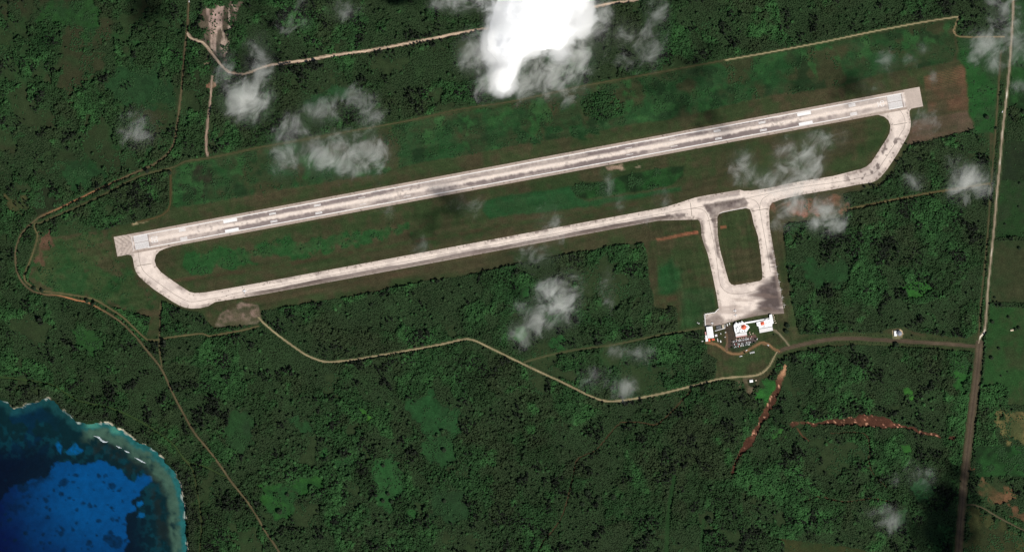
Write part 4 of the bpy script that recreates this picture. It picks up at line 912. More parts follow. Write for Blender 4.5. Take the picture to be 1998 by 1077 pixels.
for nm, lab, fn in REG:
    sel = left & fn(TX, TY); left &= ~sel
    if not sel.any(): continue
    me = bpy.data.meshes.new(nm); me.vertices.add(int(sel.sum()))
    me.vertices.foreach_set('co', np.stack([X(TX[sel]), Y(TY[sel]), zc[sel]], -1).astype(np.float32).ravel())
    a = me.attributes.new('size', 'FLOAT_VECTOR', 'POINT'); a.data.foreach_set('vector', np.stack([rad[sel], rad[sel] * rs.uniform(0.8, 1.2, sel.sum()), hgt[sel] * 0.75], -1).astype(np.float32).ravel())
    a = me.attributes.new('pick', 'INT', 'POINT'); a.data.foreach_set('value', rs.randint(0, 6, sel.sum()).astype(np.int32))
    a = me.attributes.new('turn', 'FLOAT', 'POINT'); a.data.foreach_set('value', rs.uniform(0, 6.28, sel.sum()).astype(np.float32))
    a = me.attributes.new('tint', 'FLOAT_COLOR', 'POINT'); a.data.foreach_set('color', np.c_[tint[sel], np.ones(sel.sum())].astype(np.float32).ravel())
    me.materials.append(M['leaf'])
    o = bpy.data.objects.new(nm, me); COL.objects.link(o); tag(o, lab, 'woodland', kind='stuff')
    md = o.modifiers.new('scatter', 'NODES'); md.node_group = NG
print('crowns', n)

# single trees
def tree_proto(name, leafmat, kind, seed):
    root = bpy.data.objects.new(name, None)
    r = random.Random(seed)
    t = MB(); H = {'round': 5.5, 'ever': 10.0, 'bush': 2.2}[kind]; rr = {'round': 3.4, 'ever': 3.2, 'bush': 1.5}[kind]
    t.cyl((0, 0), 0.28 * H / 6, 0.14 * H / 6, -0.2, H * 0.72, M['bark'], 7)
    for k in range(5):
        a = k * 1.256 + r.random(); z0 = H * (0.3 + 0.07 * k); p1 = (math.cos(a) * rr * 0.6, math.sin(a) * rr * 0.6, z0 + H * 0.25)
        w_ = 0.07 * H / 6
        t.ring_loft([[(w_, 0, z0), (-w_ / 2, w_, z0), (-w_ / 2, -w_, z0)], [(p1[0] + w_ / 2, p1[1], p1[2]), (p1[0], p1[1] + w_ / 2, p1[2]), (p1[0], p1[1] - w_ / 2, p1[2])]], M['bark'])
    c = MB(); nc = {'round': 34, 'ever': 40, 'bush': 14}[kind]
    for k in range(nc):
        if kind == 'ever':
            z = H * r.uniform(0.22, 1.0); q = rr * (1.05 - z / H) * 1.15; a = r.uniform(0, 6.28); d_ = q * r.uniform(0.3, 1.0); cr = r.uniform(0.5, 1.05)
        else:
            a = r.uniform(0, 6.28); ph = math.asin(r.uniform(-0.2, 1.0)); d_ = rr * math.cos(ph) * r.uniform(0.5, 0.95); z = H * 0.62 + math.sin(ph) * H * 0.34; cr = r.uniform(0.28, 0.45) * rr
        ctr = (math.cos(a) * d_, math.sin(a) * d_, z); nn = 6
        rings = []
        for j, (fz, fr) in enumerate(((-0.8, 0.35), (-0.25, 0.95), (0.35, 0.85), (0.8, 0.3))):
            off = r.random()
            rings.append([(ctr[0] + math.cos(off + i * 6.283 / nn) * cr * fr * r.uniform(0.75, 1.25), ctr[1] + math.sin(off + i * 6.283 / nn) * cr * fr * r.uniform(0.75, 1.25), ctr[2] + fz * cr * r.uniform(0.7, 1.0)) for i in range(nn)])
        for j in range(1, 4):      # keep rings aligned
            pass
        c.ring_loft(rings, leafmat)
    tm, cm = t.mesh('trunk'), c.mesh('crown')
    return name, tm, cm
PROTO = {'round': tree_proto('tree', M['leaf_dark'], 'round', 1), 'ever': tree_proto('ironwood_tree', M['leaf_ever'], 'ever', 2), 'bush': tree_proto('roadside_bush', M['leaf_dark'], 'bush', 3), 'green': tree_proto('tree', M['leaf_mid'], 'round', 4)}
def tree(kind, px, py, sc_, label, cat='tree', group=None):
    name, tm, cm = PROTO[kind]
    o = bpy.data.objects.new(name, None); COL.objects.link(o); o.location = (X(px), Y(py), 0.0); o.rotation_euler = (0, 0, random.uniform(0, 6.28)); o.scale = (sc_,) * 3
    tag(o, label, cat, group)
    for nm, me in (('trunk', tm), ('crown', cm)):
        c = bpy.data.objects.new(nm, me); COL.objects.link(c); c.parent = o
J = random.uniform
_o = 'first second third fourth fifth sixth seventh eighth ninth tenth eleventh twelfth thirteenth fourteenth fifteenth sixteenth seventeenth eighteenth nineteenth twentieth'.split()
def nth(k): return _o[k] if k < 20 else ('twenty ' if k < 29 else 'thirty ' if k < 39 else 'forty ') + _o[(k + 1) % 10 - 1] if (k + 1) % 10 else {29: 'thirtieth', 39: 'fortieth'}[k]
CNT = {}
def seq(key): CNT[key] = CNT.get(key, -1) + 1; return nth(CNT[key])
for k in range(9): tree('round', 1949 + k * 5.7, 466 + k * 0.35, J(0.6, 0.75), nth(k) + ' small tree from the left in the upper hedge row on the right edge', group='upper hedge row in the east pasture')
for k in range(13): tree('round', 1941 + k * 4.4 + (k > 9) * 3, 592.5 + k * 0.65, J(0.55, 0.75), nth(k) + ' small tree from the left in the lower hedge row on the right edge', group='lower hedge row in the east pasture')
for x, y in ((1949, 276), (1947, 286), (1945, 297), (1944, 320), (1943, 335), (1941.5, 348), (1941, 360), (1939, 384), (1934, 445), (1932.5, 455), (1931, 466), (1930, 478), (1928, 497), (1927.5, 505), (1926.5, 512.5), (1926, 519), (1925.5, 526), (1925, 532), (1924.5, 539), (1922.5, 557), (1920.5, 576), (1920, 582), (1919.5, 589), (1918.5, 596), (1917.5, 604), (1917, 613), (1916, 621), (1916, 629), (1915, 639), (1914, 645.5)):
    tree('round', x, y, J(0.5, 0.78), seq('a') + ' small tree from the top between the pale road and the old carriageway', group='tree line between the upper right roads')
for x, y in ((1921, 674), (1921, 687), (1919.5, 697), (1919, 706), (1917, 728), (1914, 748), (1912, 752), (1911, 770), (1911, 777), (1906, 820), (1905, 838), (1903, 846), (1900, 900), (1897.5, 920), (1896, 928), (1894, 940), (1890, 973), (1888, 1000), (1887, 1010), (1885, 1032), (1883, 1053), (1881, 1072)):
    tree('round', x, y, J(0.65, 1.0), seq('b') + ' dark tree from the top on the right side of the wide old road', group='trees on the right side of the wide old road')
for x, y in ((1899, 691), (1897, 710), (1878, 901), (1874.5, 939), (1867, 1008)):
    tree('round', x, y, J(0.55, 0.9), seq('c') + ' dark tree from the top on the left side of the wide old road', group='trees on the left side of the wide old road')
for k in range(44):
    x = 1568 + k * 7.4 + J(-1, 1)
    if 1736 < x < 1768: continue
    yc = float(np.interp(x, [1545, 1580, 1620, 1660, 1700, 1750, 1800, 1850, 1905], [677, 669, 662, 660, 662, 665, 668, 671, 676]))
    if random.random() < 0.85: tree('bush', x, yc - 7.2, J(0.7, 1.1), seq('d') + ' tiny bush from the left in the row above the airport access road', 'bush', 'bushes north of the access road')
    if random.random() < 0.85 and x < 1835: tree('bush', x + 2, yc + 6.8, J(0.7, 1.1), seq('e') + ' tiny bush from the left in the row below the airport access road', 'bush', 'bushes south of the access road')
LONE = [(1936, 628, 1.6, 'lone dark tree in the green pasture right of the upper road junction'), (1935, 698, 1.7, 'lone dark tree at the pasture edge right of the wide road'), (1990, 358, 1.2, 'lone tree by the right edge in the upper pasture'),
        (1988, 404, 1.0, 'small lone tree on the field line near the right edge'), (1961, 438, 1.0, 'small tree at the left end of the pasture field line'), (1989, 485, 1.5, 'round tree alone in the brown pasture under the upper hedge row'),
        (1941, 581, 1.1, 'small tree just above the left end of the lower hedge row'), (1968, 619, 1.3, 'tree in the green pasture below the lower hedge row'), (1981, 643, 1.3, 'left tree beside the pale shed in the pasture'),
        (1988, 640, 1.5, 'right tree beside the pale shed in the pasture'), (1949, 680, 1.3, 'tree in the middle of the green pasture below the shed'), (1966, 725, 0.7, 'tiny tree low in the green pasture'), (1953, 733, 0.8, 'small dark tree low left in the green pasture'),
        (1537, 636, 2.2, 'large dark tree on the lawn east of the terminal'), (1534, 647, 2.0, 'second dark tree on the lawn, lower one east of the terminal'), (1510, 653, 0.7, 'tiny bush on the lawn below the east terminal wing'),
        (1749, 673, 2.2, 'big dark tree below the road opposite the water tank'), (1839, 654, 1.6, 'lone dark tree above the access road right of the water tank'), (1720, 648, 1.2, 'small dark tree above the access road left of the water tank'),
        (331, 338, 2.0, 'dark round tree at the top of the short western track'), (67, 563, 1.8, 'dark tree at the left track junction'), (82, 567, 1.7, 'dark bushy tree just right of the left track junction'), (170, 587, 1.9, 'dark tree overhanging the reddish bend of the west road'),
        (181, 594, 1.5, 'dark tree beside the west road below the reddish bend'), (241, 627, 1.3, 'small tree beside the west road diagonal'), (343, 315, 1.6, 'dark tree in the fork of the north western tracks'), (1780, 655, 0.9, 'small round bush right of the water tank'),
        (1944, 251, 1.3, 'dark tree on the verge left of the pale east road'), (1925, 229, 2.0, 'round dark tree in the bright green strip east of the red field'), (867, 977, 1.7, 'round tree in the lower middle clearing'), (545, 998, 2.4, 'round dark tree in the bright clearing beside the diagonal road'),
        (866, 878, 2.0, 'round brownish tree in the central lower clearing'), (1147, 961, 2.6, 'large round tree by the thin trail in the southern wood'), (1197, 970, 2.4, 'large round tree right of the pair by the southern trail'), (1169, 971, 2.0, 'middle round tree of the three by the southern trail'),
        (1137, 983, 2.0, 'dark tree directly below the three by the southern trail'), (1385, 1014, 2.6, 'black tree at the top of the lower middle swath'), (915, 617, 1.0, 'small dark tree in the wood under the middle of the taxiway'), (1565, 467, 1.2, 'round tree in the clearing east of the apron arm'),
        (747, 977, 1.8, 'round tree at the edge of the lower central clearing'), (764, 978, 1.8, 'second round tree inside the lower central clearing'), (757, 963, 1.7, 'upper round tree of the lower central clearing'), (748, 908, 1.6, 'round tree left of the upper central clearing'),
        (620, 997, 1.3, 'small tree at the right end of the bright lower left clearing'), (567, 1030, 1.3, 'dark tree below the bright lower left clearing'), (561, 964, 1.6, 'dark tree above the bright lower left clearing')]
for x, y, s_, l in LONE: tree('round', x, y, s_, l)
CLUS = [(24, 128, 26, 14, 22, 'the upper left ironwood clump'), (65, 137, 8, 5, 5, 'the small clump right of the upper left ironwoods'), (100, 137, 12, 6, 8, 'the third clump along the upper left'), (35, 235, 14, 12, 10, 'the clump at the left edge above the bend'), (246, 168, 10, 8, 8, 'the clump in the upper left woodland clearing'),
        (716, 662, 14, 10, 12, 'the black clump just above the pale south road'), (752, 707, 14, 18, 22, 'the big black clump just below the pale south road'), (727, 712, 10, 6, 7, 'the clump left of the big black clump'), (745, 735, 8, 6, 6, 'the low clump under the big black clump'), (1745, 440, 14, 12, 12, 'the clump in the top of the eastern wood'),
        (1790, 560, 30, 16, 14, 'the scatter of black trees in the eastern wood'), (1735, 490, 20, 12, 10, 'the black trees left of centre in the eastern wood'), (1808, 480, 10, 4, 4, 'the pair group in the right of the eastern wood'), (1575, 600, 16, 24, 16, 'the black trees on the left side of the eastern wood'),
        (958, 955, 20, 20, 22, 'the black trees low in the central southern wood'), (1008, 1035, 22, 22, 20, 'the black trees near the bottom middle'), (1775, 298, 14, 6, 6, 'the dark row right of the eastern taxiway bend'), (1756, 315, 8, 9, 8, 'the dark row beside the eastern taxiway bend'), (1735, 343, 9, 6, 6, 'the dark row just below the eastern taxiway bend'), (1704, 364, 20, 4, 12, 'the dark row under the straight after the eastern bend'), (1800, 282, 34, 6, 12, 'the dark hedge below the red fields'), (1583, 940, 16, 10, 9, 'the black clump left in the lower right wood'),
        (1600, 900, 14, 8, 8, 'the upper black clump in the lower right wood'), (40, 398, 16, 12, 14, 'the dry clearing at the far left'), (1430, 755, 14, 8, 8, 'the dark clump left of the small white house'), (75, 305, 12, 18, 8, 'the dark clump in the left wood above the bend')]
for i, (x, y, a, b, n_, where) in enumerate(CLUS):
    pp = []
    for k in range(n_):
        r_, th = math.sqrt(random.random()), J(0, 6.28); pp.append((x + a * r_ * math.cos(th), y + b * r_ * math.sin(th)))
    for k, (tx_, ty_) in enumerate(sorted(pp)):
        tree('ever', tx_, ty_, J(0.75, 1.25), nth(k) + ' evergreen from left in ' + where, group='evergreens of ' + where)

# ------------------------------------------------------------------ buildings
nth_ = nth
def rel(poly, cx, cy): return [((a - cx) * S, (cy - b) * S) for a, b in poly]
def bldg(name, label, cat, cx, cy): 
    t = thing(name, label, cat, cx, cy); return t
def windows(parent, wall, p0, p1, zc_, n_, w_, h_, name='window', mat=None):
    """row of openings on the outside of the wall line p0-p1 (local metres)"""
    a, b = Vector(p0), Vector(p1); d_ = (b - a); L = d_.length; d_ /= L; nrm_ = Vector((d_.y, -d_.x)); rz = math.atan2(d_.y, d_.x)
    for k in range(n_):
        c = a + d_ * L * (k + 0.5) / n_ + nrm_ * 0.06
        MB().box((c.x, c.y, zc_), (w_, 0.12, h_), mat or M['glass'], rz).build(name, wall)
ang = math.atan2(0.186, 1.0)
# hangar
cx, cy_ = 1385.5, 648
h = bldg('hangar', 'long white roofed hangar left of the terminal with orange end', 'hangar', cx, cy_)
HP = rel([(1377.6, 637.8), (1389.7, 636.4), (1393, 658.7), (1380.5, 660.2)], cx, cy_)
wl = MB().prism([(p[0] * 0.97, p[1] * 0.98) for p in HP], 0, 7, M['wall']).build('wall', h)
m_ = MB(); q = HP; zr0, zr1 = 7.0, 9.0
mt = [((q[0][0] + q[1][0]) / 2, (q[0][1] + q[1][1]) / 2), ((q[2][0] + q[3][0]) / 2, (q[2][1] + q[3][1]) / 2)]
m_.add([(q[0][0], q[0][1], zr0), (q[1][0], q[1][1], zr0), (q[2][0], q[2][1], zr0), (q[3][0], q[3][1], zr0), (mt[0][0], mt[0][1], zr1), (mt[1][0], mt[1][1], zr1)], [(0, 3, 5, 4), (1, 4, 5, 2), (0, 4, 1), (3, 2, 5), (0, 1, 2, 3)], M['white_roof'])
m_.build('roof', h)
MB().prism(rel([(1376, 654), (1380.4, 653.6), (1381.6, 665.6), (1376.7, 666.2)], cx, cy_), 0, 5, M['wall'], M['white_roof']).build('annex', h)
for a_, b_ in ((1381.8, 1385.4), (1388.4, 1390.6), (1391.2, 1393.8)):
    MB().prism(rel([(a_, 660.6), (b_, 660.1), (b_ + 0.7, 666 - (a_ > 1388) * 2), (a_ + 0.7, 666.4 - (a_ > 1388) * 2)], cx, cy_), 0, 5.2, M['wall'], M['orange']).build('orange_roof', h)
MB().prism(rel([(1375.3, 647.6), (1378, 647.4), (1379, 653.4), (1376, 653.5)], cx, cy_), 0, 3.5, M['wall'], M['pink']).build('lean_to', h)
windows(h, wl, (HP[1][0] * .97, HP[1][1] * .98), (HP[2][0] * .97, HP[2][1] * .98), 4.2, 5, 2.2, 1.2)
windows(h, wl, (HP[0][0] * .97, HP[0][1] * .98), (HP[1][0] * .97, HP[1][1] * .98), 2.9, 1, 12, 5.6, 'hangar_door', M['concrete'])
# terminal, jagged roof
cx, cy_ = 1446, 639
T = bldg('terminal_building', 'white terminal with jagged roof edge and orange red pyramid top', 'terminal', cx, cy_)
TP = [(1431.5, 635), (1434, 631.5), (1436.4, 628), (1438.8, 630.6), (1440.3, 631.2), (1442, 628.2), (1444.4, 630), (1447.3, 625.4), (1449.8, 628.2), (1452.8, 629.4), (1455.5, 633), (1459.3, 634.2), (1462.8, 638.6), (1460.4, 641.5), (1457.6, 646), (1456.6, 647.6), (1434.7, 650.6), (1432.6, 644)]
lp = rel(TP, cx, cy_)
tw = MB().prism([(a * 0.96, b * 0.96) for a, b in lp], 0, 6.5, M['wall']).build('wall', T)
MB().prism(lp, 6.5, 7.1, M['white_roof']).build('roof', T)
def diamond(px_, py_, r_, rot=0.0): return [(px_ + r_ * math.cos(rot + k * math.pi / 2), py_ + r_ * math.sin(rot + k * math.pi / 2)) for k in range(4)]
for x, y, r_ in ((1436.2, 632.4, 4.0), (1442, 631.8, 3.0), (1447.6, 630.2, 4.2), (1439, 640, 4.2), (1438.4, 646.2, 3.4), (1445.5, 643.2, 3.6), (1458.5, 638.8, 3.6), (1453.5, 644, 3.0)):
    MB().hip(rel(diamond(x, y, r_, -0.1), cx, cy_), 7.15, 9.2, M['white_roof']).build('roof_peak', T)
MB().hip(rel([(1450.8 + 5.4 * math.cos(k * math.pi / 4 + 0.3), 638 + 5.2 * math.sin(k * math.pi / 4 + 0.3)) for k in range(8)], cx, cy_), 7.3, 14.5, M['orange']).build('pyramid_roof', T)
MB().prism(rel([(1438, 648.4), (1444, 647.4), (1444.3, 648.8), (1438.3, 649.8)], cx, cy_), 7.15, 7.5, M['dark_roof']).build('roof_slot', T)
MB().box(((1448.2 - cx) * S, (cy_ - 646.6) * S, 8.0), (2.4, 2.4, 1.8), M['dark_roof']).build('roof_unit', T)
cp = MB().prism(rel([(1434.9, 651.3), (1456.8, 648.3), (1457.6, 654.8), (1436.0, 658.2)], cx, cy_), 3.9, 4.4, M['roof_grey']).build('entrance_canopy', T)
for x, y in ((1436.5, 657.2), (1443, 656.2), (1450, 655.2), (1456.6, 654)): MB().cyl(((x - cx) * S, (cy_ - y) * S), 0.3, 0.3, 0, 3.9, M['wall'], 8).build('column', T)
windows(T, tw, (lp[16][0] * .96, lp[16][1] * .96), (lp[15][0] * .96, lp[15][1] * .96), 2.4, 8, 2.6, 2.2)
for x, y, a_ in ((1436.6, 640.5, 0.2), (1439.4, 637.8, 0.2), (1441.5, 640.8, 1.7), (1437.6, 643, 0.2), (1444, 637.2, 1.7), (1446.4, 634.6, 0.2), (1455.8, 637.4, 1.0), (1455.5, 641.6, 2.2), (1443.2, 645.4, 0.2), (1453.2, 646.6, 0.2)):
    MB().box(((x - cx) * S, (cy_ - y) * S, 9.0), (2.8, 0.8, 1.4), M['dark_roof'], a_).build('roof_vent', T)
MB().prism(rel([(1436.2, 656.6), (1457.2, 653.2), (1457.7, 655.2), (1436.4, 658.6)], cx, cy_), 4.43, 4.6, M['pink']).build('canopy_edge', T)
for k, (x, y) in enumerate(((1436.5, 661.5), (1439.5, 663.2), (1443, 660.6), (1447, 659.8), (1451, 659.0), (1455.4, 658.4), (1463.8, 652), (1466, 656.5), (1464.5, 660.2), (1469, 650.4), (1462.6, 648.6))):
    t = thing('kiosk', nth_(k) + ' tiny tan kiosk from the left along the terminal forecourt', 'kiosk', x, y, ang + 0.1 * k, group='kiosks on the terminal forecourt')
    MB().box((0, 0, 1.2), (2.6, 2.2, 2.4), M['wall']).build('wall', t)
    MB().hip([(-1.7, -1.5), (1.7, -1.5), (1.7, 1.5), (-1.7, 1.5)], 2.4, 3.0, M[('beige', 'pink', 'concrete')[k % 3]]).build('roof', t)
# covered walkway
W = bldg('covered_walkway', 'long narrow white roofed walkway linking the two terminal buildings', 'walkway', 1470, 627)
MB().prism(rel([(1453.4, 628.6), (1475, 624.8), (1500.8, 620.2), (1501, 622.6), (1475.4, 628.4), (1453.8, 631.8)], 1470, 627), 3.6, 4.0, M['white_roof']).build('roof', W)
for k in range(10):
    MB().cyl(((1454.5 + k * 5 - 1470) * S, (627 - (630.6 - k * 0.93)) * S), 0.18, 0.18, 0, 3.6, M['wall'], 6).build('column', W)
# east wing
cx, cy_ = 1492, 634
E = bldg('terminal_wing', 'large white roofed east terminal wing with small orange pyramid', 'terminal', cx, cy_)
EP = rel([(1475.5, 628.8), (1501.0, 623.0), (1501.2, 614), (1505.9, 613), (1509.4, 630.4), (1506.8, 632), (1506.6, 636.6), (1480.6, 641), (1480, 637), (1476.8, 636)], cx, cy_)
ew = MB().prism([(a * 0.97, b * 0.97) for a, b in EP], 0, 6.5, M['wall']).build('wall', E)
MB().prism(EP, 6.5, 7.0, M['white_roof']).build('roof', E)
MB().hip(rel(diamond(1487.4, 630.8, 5.0, 0.62), cx, cy_), 7.1, 11.5, M['orange']).build('pyramid_roof', E)
for x, y in ((1481, 634), (1495, 631.5), (1501.5, 630), (1494.5, 625.5)): MB().hip(rel(diamond(x, y, 3.4, 0.62), cx, cy_), 7.05, 8.4, M['white_roof']).build('roof_peak', E)
MB().prism(rel([(1480.8, 641.8), (1506.8, 637.5), (1508.3, 644.6), (1482.2, 649.6)], cx, cy_), 4.2, 4.7, M['roof_grey']).build('entrance_canopy', E)
for x, y in ((1483, 648.2), (1489.5, 647), (1496, 645.8), (1502, 644.6), (1507.2, 643.6)): MB().cyl(((x - cx) * S, (cy_ - y) * S), 0.3, 0.3, 0, 4.2, M['wall'], 8).build('column', E)
for x, y in ((1489, 637.4), (1491.5, 637)): MB().box(((x - cx) * S, (cy_ - y) * S, 7.6), (2.0, 1.6, 1.2), M['dark_roof']).build('roof_unit', E)
windows(E, ew, (EP[7][0] * .97, EP[7][1] * .97), (EP[6][0] * .97, EP[6][1] * .97), 2.6, 9, 2.8, 2.2)
# baggage equipment yard
for i, (x, y, w_, d_, h_, l) in enumerate(((1508.6, 615, 1.6, 2.4, 2.0, 'beige container uppermost beside the east wing end'), (1510.3, 618.6, 2.0, 2.0, 2.2, 'beige container second down beside the east wing end'), (1510.2, 622.2, 1.8, 2.4, 1.8, 'beige container in the middle beside the east wing end'),
                                            (1511.8, 626, 2.4, 1.6, 2.4, 'beige container second from below beside the east wing end'), (1513.4, 630, 3.4, 1.2, 1.6, 'long low pale container at the foot of the east wing yard'))):
    t = thing('container', l, 'container', x, y, ang)
    MB().box((0, 0, h_ / 2), (w_ * S, d_ * S, h_), M['beige']).build('body', t)
    for k in range(3): MB().box(((k - 1) * w_ * S * 0.3, 0, h_ + 0.08), (0.15, d_ * S * 0.96, 0.14), M['concrete']).build('roof_rib', t)
# low dark roofed building and its wall
t = bldg('service_building', 'low dark roofed service building between hangar and terminal', 'building', 1402.5, 638.5)
MB().prism(rel([(1397, 636.4), (1407, 634.4), (1408, 640.4), (1398, 642.4)], 1402.5, 638.5), 0, 3.2, M['wall'], M['dark_roof']).build('wall', t)
for k in range(4): MB().box(((k - 1.5) * 3.8, 0.2, 3.32), (0.25, 9.0, 0.22), M['roof_grey'], ang).build('roof_rib', t)
t = bldg('service_building', 'small brownish roofed block beside the dark service building', 'building', 1410.4, 637)
MB().prism(rel([(1408.6, 634), (1412, 633.4), (1413, 640), (1409.6, 640.6)], 1410.4, 637), 0, 2.6, M['wall'], M['beige']).build('wall', t)
MB().box((0, 0, 2.75), (1.2, 5, 0.3), M['concrete'], ang).build('roof_slab', t)
t = bldg('perimeter_wall', 'long low pale wall below the dark service building', 'wall', 1405, 643.5)
MB().prism(rel([(1395, 645.2), (1414, 639.8), (1414, 633.5), (1414.7, 633.5), (1414.8, 640.6), (1395.2, 646.1)], 1405, 643.5), 0, 2.0, M['concrete']).build('wall_panel', t)
MB().prism(rel([(1394.9, 645.1), (1413.8, 639.7), (1413.9, 633.4), (1414.8, 633.4), (1414.9, 640.7), (1395.3, 646.2)], 1405, 643.5), 2.01, 2.15, M['roof_grey']).build('coping', t)
for x, y, w_, d_, h_, mt_, l in ((1397.2, 654.4, 4.6, 4.2, 3.4, 'roof_grey', 'small square pale green white shed right of the hangar'), (1400.3, 663.3, 1.4, 6.6, 2.6, 'roof_grey', 'narrow pale shed below the square shed'), (1406.1, 666, 2.0, 4.0, 2.8, 'white_roof', 'small white upright shed by the loop road'),
                                 (1406.4, 651, 1.2, 2.4, 2.4, 'white_roof', 'tiny white hut under the low wall'), (1415.6, 648.4, 2.4, 1.2, 2.4, 'white_roof', 'tiny white hut left of the terminal'), (1414.6, 657.6, 2.6, 1.0, 2.4, 'roof_grey', 'tiny grey hut left of the terminal forecourt'),
                                 (1370.5, 665.6, 3.2, 1.4, 2.4, 'roof_grey', 'tiny pale hut at the wood edge left of the hangar'), (1363.6, 631, 1.8, 1.6, 2.4, 'white_roof', 'tiny white hut on the grass west of the apron'), (1360.6, 629.6, 1.4, 1.2, 2.0, 'white_roof', 'tiniest white hut on the grass west of the apron'),
                                 (1419, 634, 2.0, 4.4, 2.6, 'roof_grey', 'pale tank like shed left of the jagged roof'), (1423.4, 631.6, 1.8, 4.0, 2.6, 'roof_grey', 'narrow pale shed nearest the jagged roof'), (1375, 660, 1.2, 1.6, 2.2, 'pink', 'tiny pinkish hut against the hangar annex'),
                                 (1974.5, 644.3, 6.0, 3.2, 3.0, 'beige', 'pale farm shed in the green pasture on the right'), (1299.5, 658.2, 4.2, 4.2, 2.6, 'beige', 'small tan square hut below the fence track'), (1475, 742, 3.0, 2.4, 2.4, 'beige', 'small tan hut beside the white house')):
    t = thing('shed', l, 'shed', x, y, ang)
    MB().box((0, 0, h_ / 2), (w_ * S * 0.92, d_ * S * 0.92, h_), M['wall']).build('wall', t)
    MB().hip([(-w_ * S / 2, -d_ * S / 2), (w_ * S / 2, -d_ * S / 2), (w_ * S / 2, d_ * S / 2), (-w_ * S / 2, d_ * S / 2)], h_, h_ + 0.5, M[mt_]).build('roof', t)
# water tank compound
t = thing('water_tank', 'round blue grey steel water tank with conical roof on a sandy lot', 'water tank', 1754.8, 650.2)
MB().cyl((0, 0), 7.9, 7.9, 0, 9.0, M['tank'], 40).build('tank_wall', t)
MB().cyl((0, 0), 8.1, 0.6, 9.02, 13.2, M['tank'], 40).build('roof', t)
MB().cyl((0, 0), 0.7, 0.7, 13.2, 13.9, M['white_roof'], 12).build('vent', t)
MB().box((8.3, 0.0, 4.5), (0.5, 0.6, 9.0), M['white_roof']).build('ladder', t)
t = thing('pump_house', 'small white pump house beside the round water tank', 'building', 1747, 650.6)
w_ = MB().prism(rel([(1744.7, 646.2), (1749.5, 646.0), (1749.7, 655.4), (1744.9, 655.6)], 1747, 650.6), 0, 4.6, M['wall']).build('wall', t)
MB().prism(rel([(1744.5, 646.0), (1749.7, 645.8), (1749.9, 655.6), (1744.7, 655.8)], 1747, 650.6), 4.6, 5.0, M['white_roof']).build('roof', t)
windows(t, w_, (-3.6, -8.2), (4.2, -8.0), 1.6, 2, 1.2, 2.4, 'door')
# white house
t = thing('white_house', 'small white roofed house south of the grass oval', 'house', 1465.8, 743.3)
w_ = MB().box((0, 0, 1.6), (10.2, 7.4, 3.2), M['wall'], 0.12).build('wall', t)
m_ = MB(); q = [(-5.5, -4.1), (5.5, -4.1), (5.5, 4.1), (-5.5, 4.1)]; ca, sa = math.cos(.12), math.sin(.12); q = [(a * ca - b * sa, a * sa + b * ca) for a, b in q]; r0, r1 = (-5.5 * ca, -5.5 * sa), (5.5 * ca, 5.5 * sa)
m_.add([(q[0][0], q[0][1], 3.2), (q[1][0], q[1][1], 3.2), (q[2][0], q[2][1], 3.2), (q[3][0], q[3][1], 3.2), (r0[0], r0[1], 4.2), (r1[0], r1[1], 4.2)], [(0, 1, 5, 4), (2, 3, 4, 5), (0, 4, 3), (1, 2, 5), (3, 2, 1, 0)], M['white_roof']); m_.build('roof', t)
windows(t, w_, (-4.6, -4.25), (5.5, -3.05), 1.8, 3, 1.2, 1.2)
# white barriers round the corner of the apron
path_ = [(1375.0, 636), (1374.0, 613), (1395, 609.4), (1402, 602), (1401.5, 600)]
bm_ = MB().prism([(-1.0, -0.35), (1.0, -0.35), (1.0, 0.35), (-1.0, 0.35)], 0.2, 0.55, M['paint']); bm_.prism([(-1.0, -0.18), (1.0, -0.18), (1.0, 0.18), (-1.0, 0.18)], 0.55, 1.2, M['paint'])
bmesh_ = bm_.mesh('traffic_barrier')
tot = 0
for i in range(len(path_) - 1):
    a, b = Vector(path_[i]), Vector(path_[i + 1]); nn = int((b - a).length / 2.3)
    for k in range(nn):
        p = a.lerp(b, (k + 0.5) / nn) + Vector((J(-1.0, 0.2), J(-0.8, 0.2)))
        o = bpy.data.objects.new('traffic_barrier', bmesh_); COL.objects.link(o); o.location = (X(p.x), Y(p.y), 0.0); o.rotation_euler = (0, 0, -math.atan2(b.y - a.y, b.x - a.x))
        tag(o, seq('f') + ' white barrier counting from the hangar round the small west apron', 'barrier', 'white barriers round the small apron')

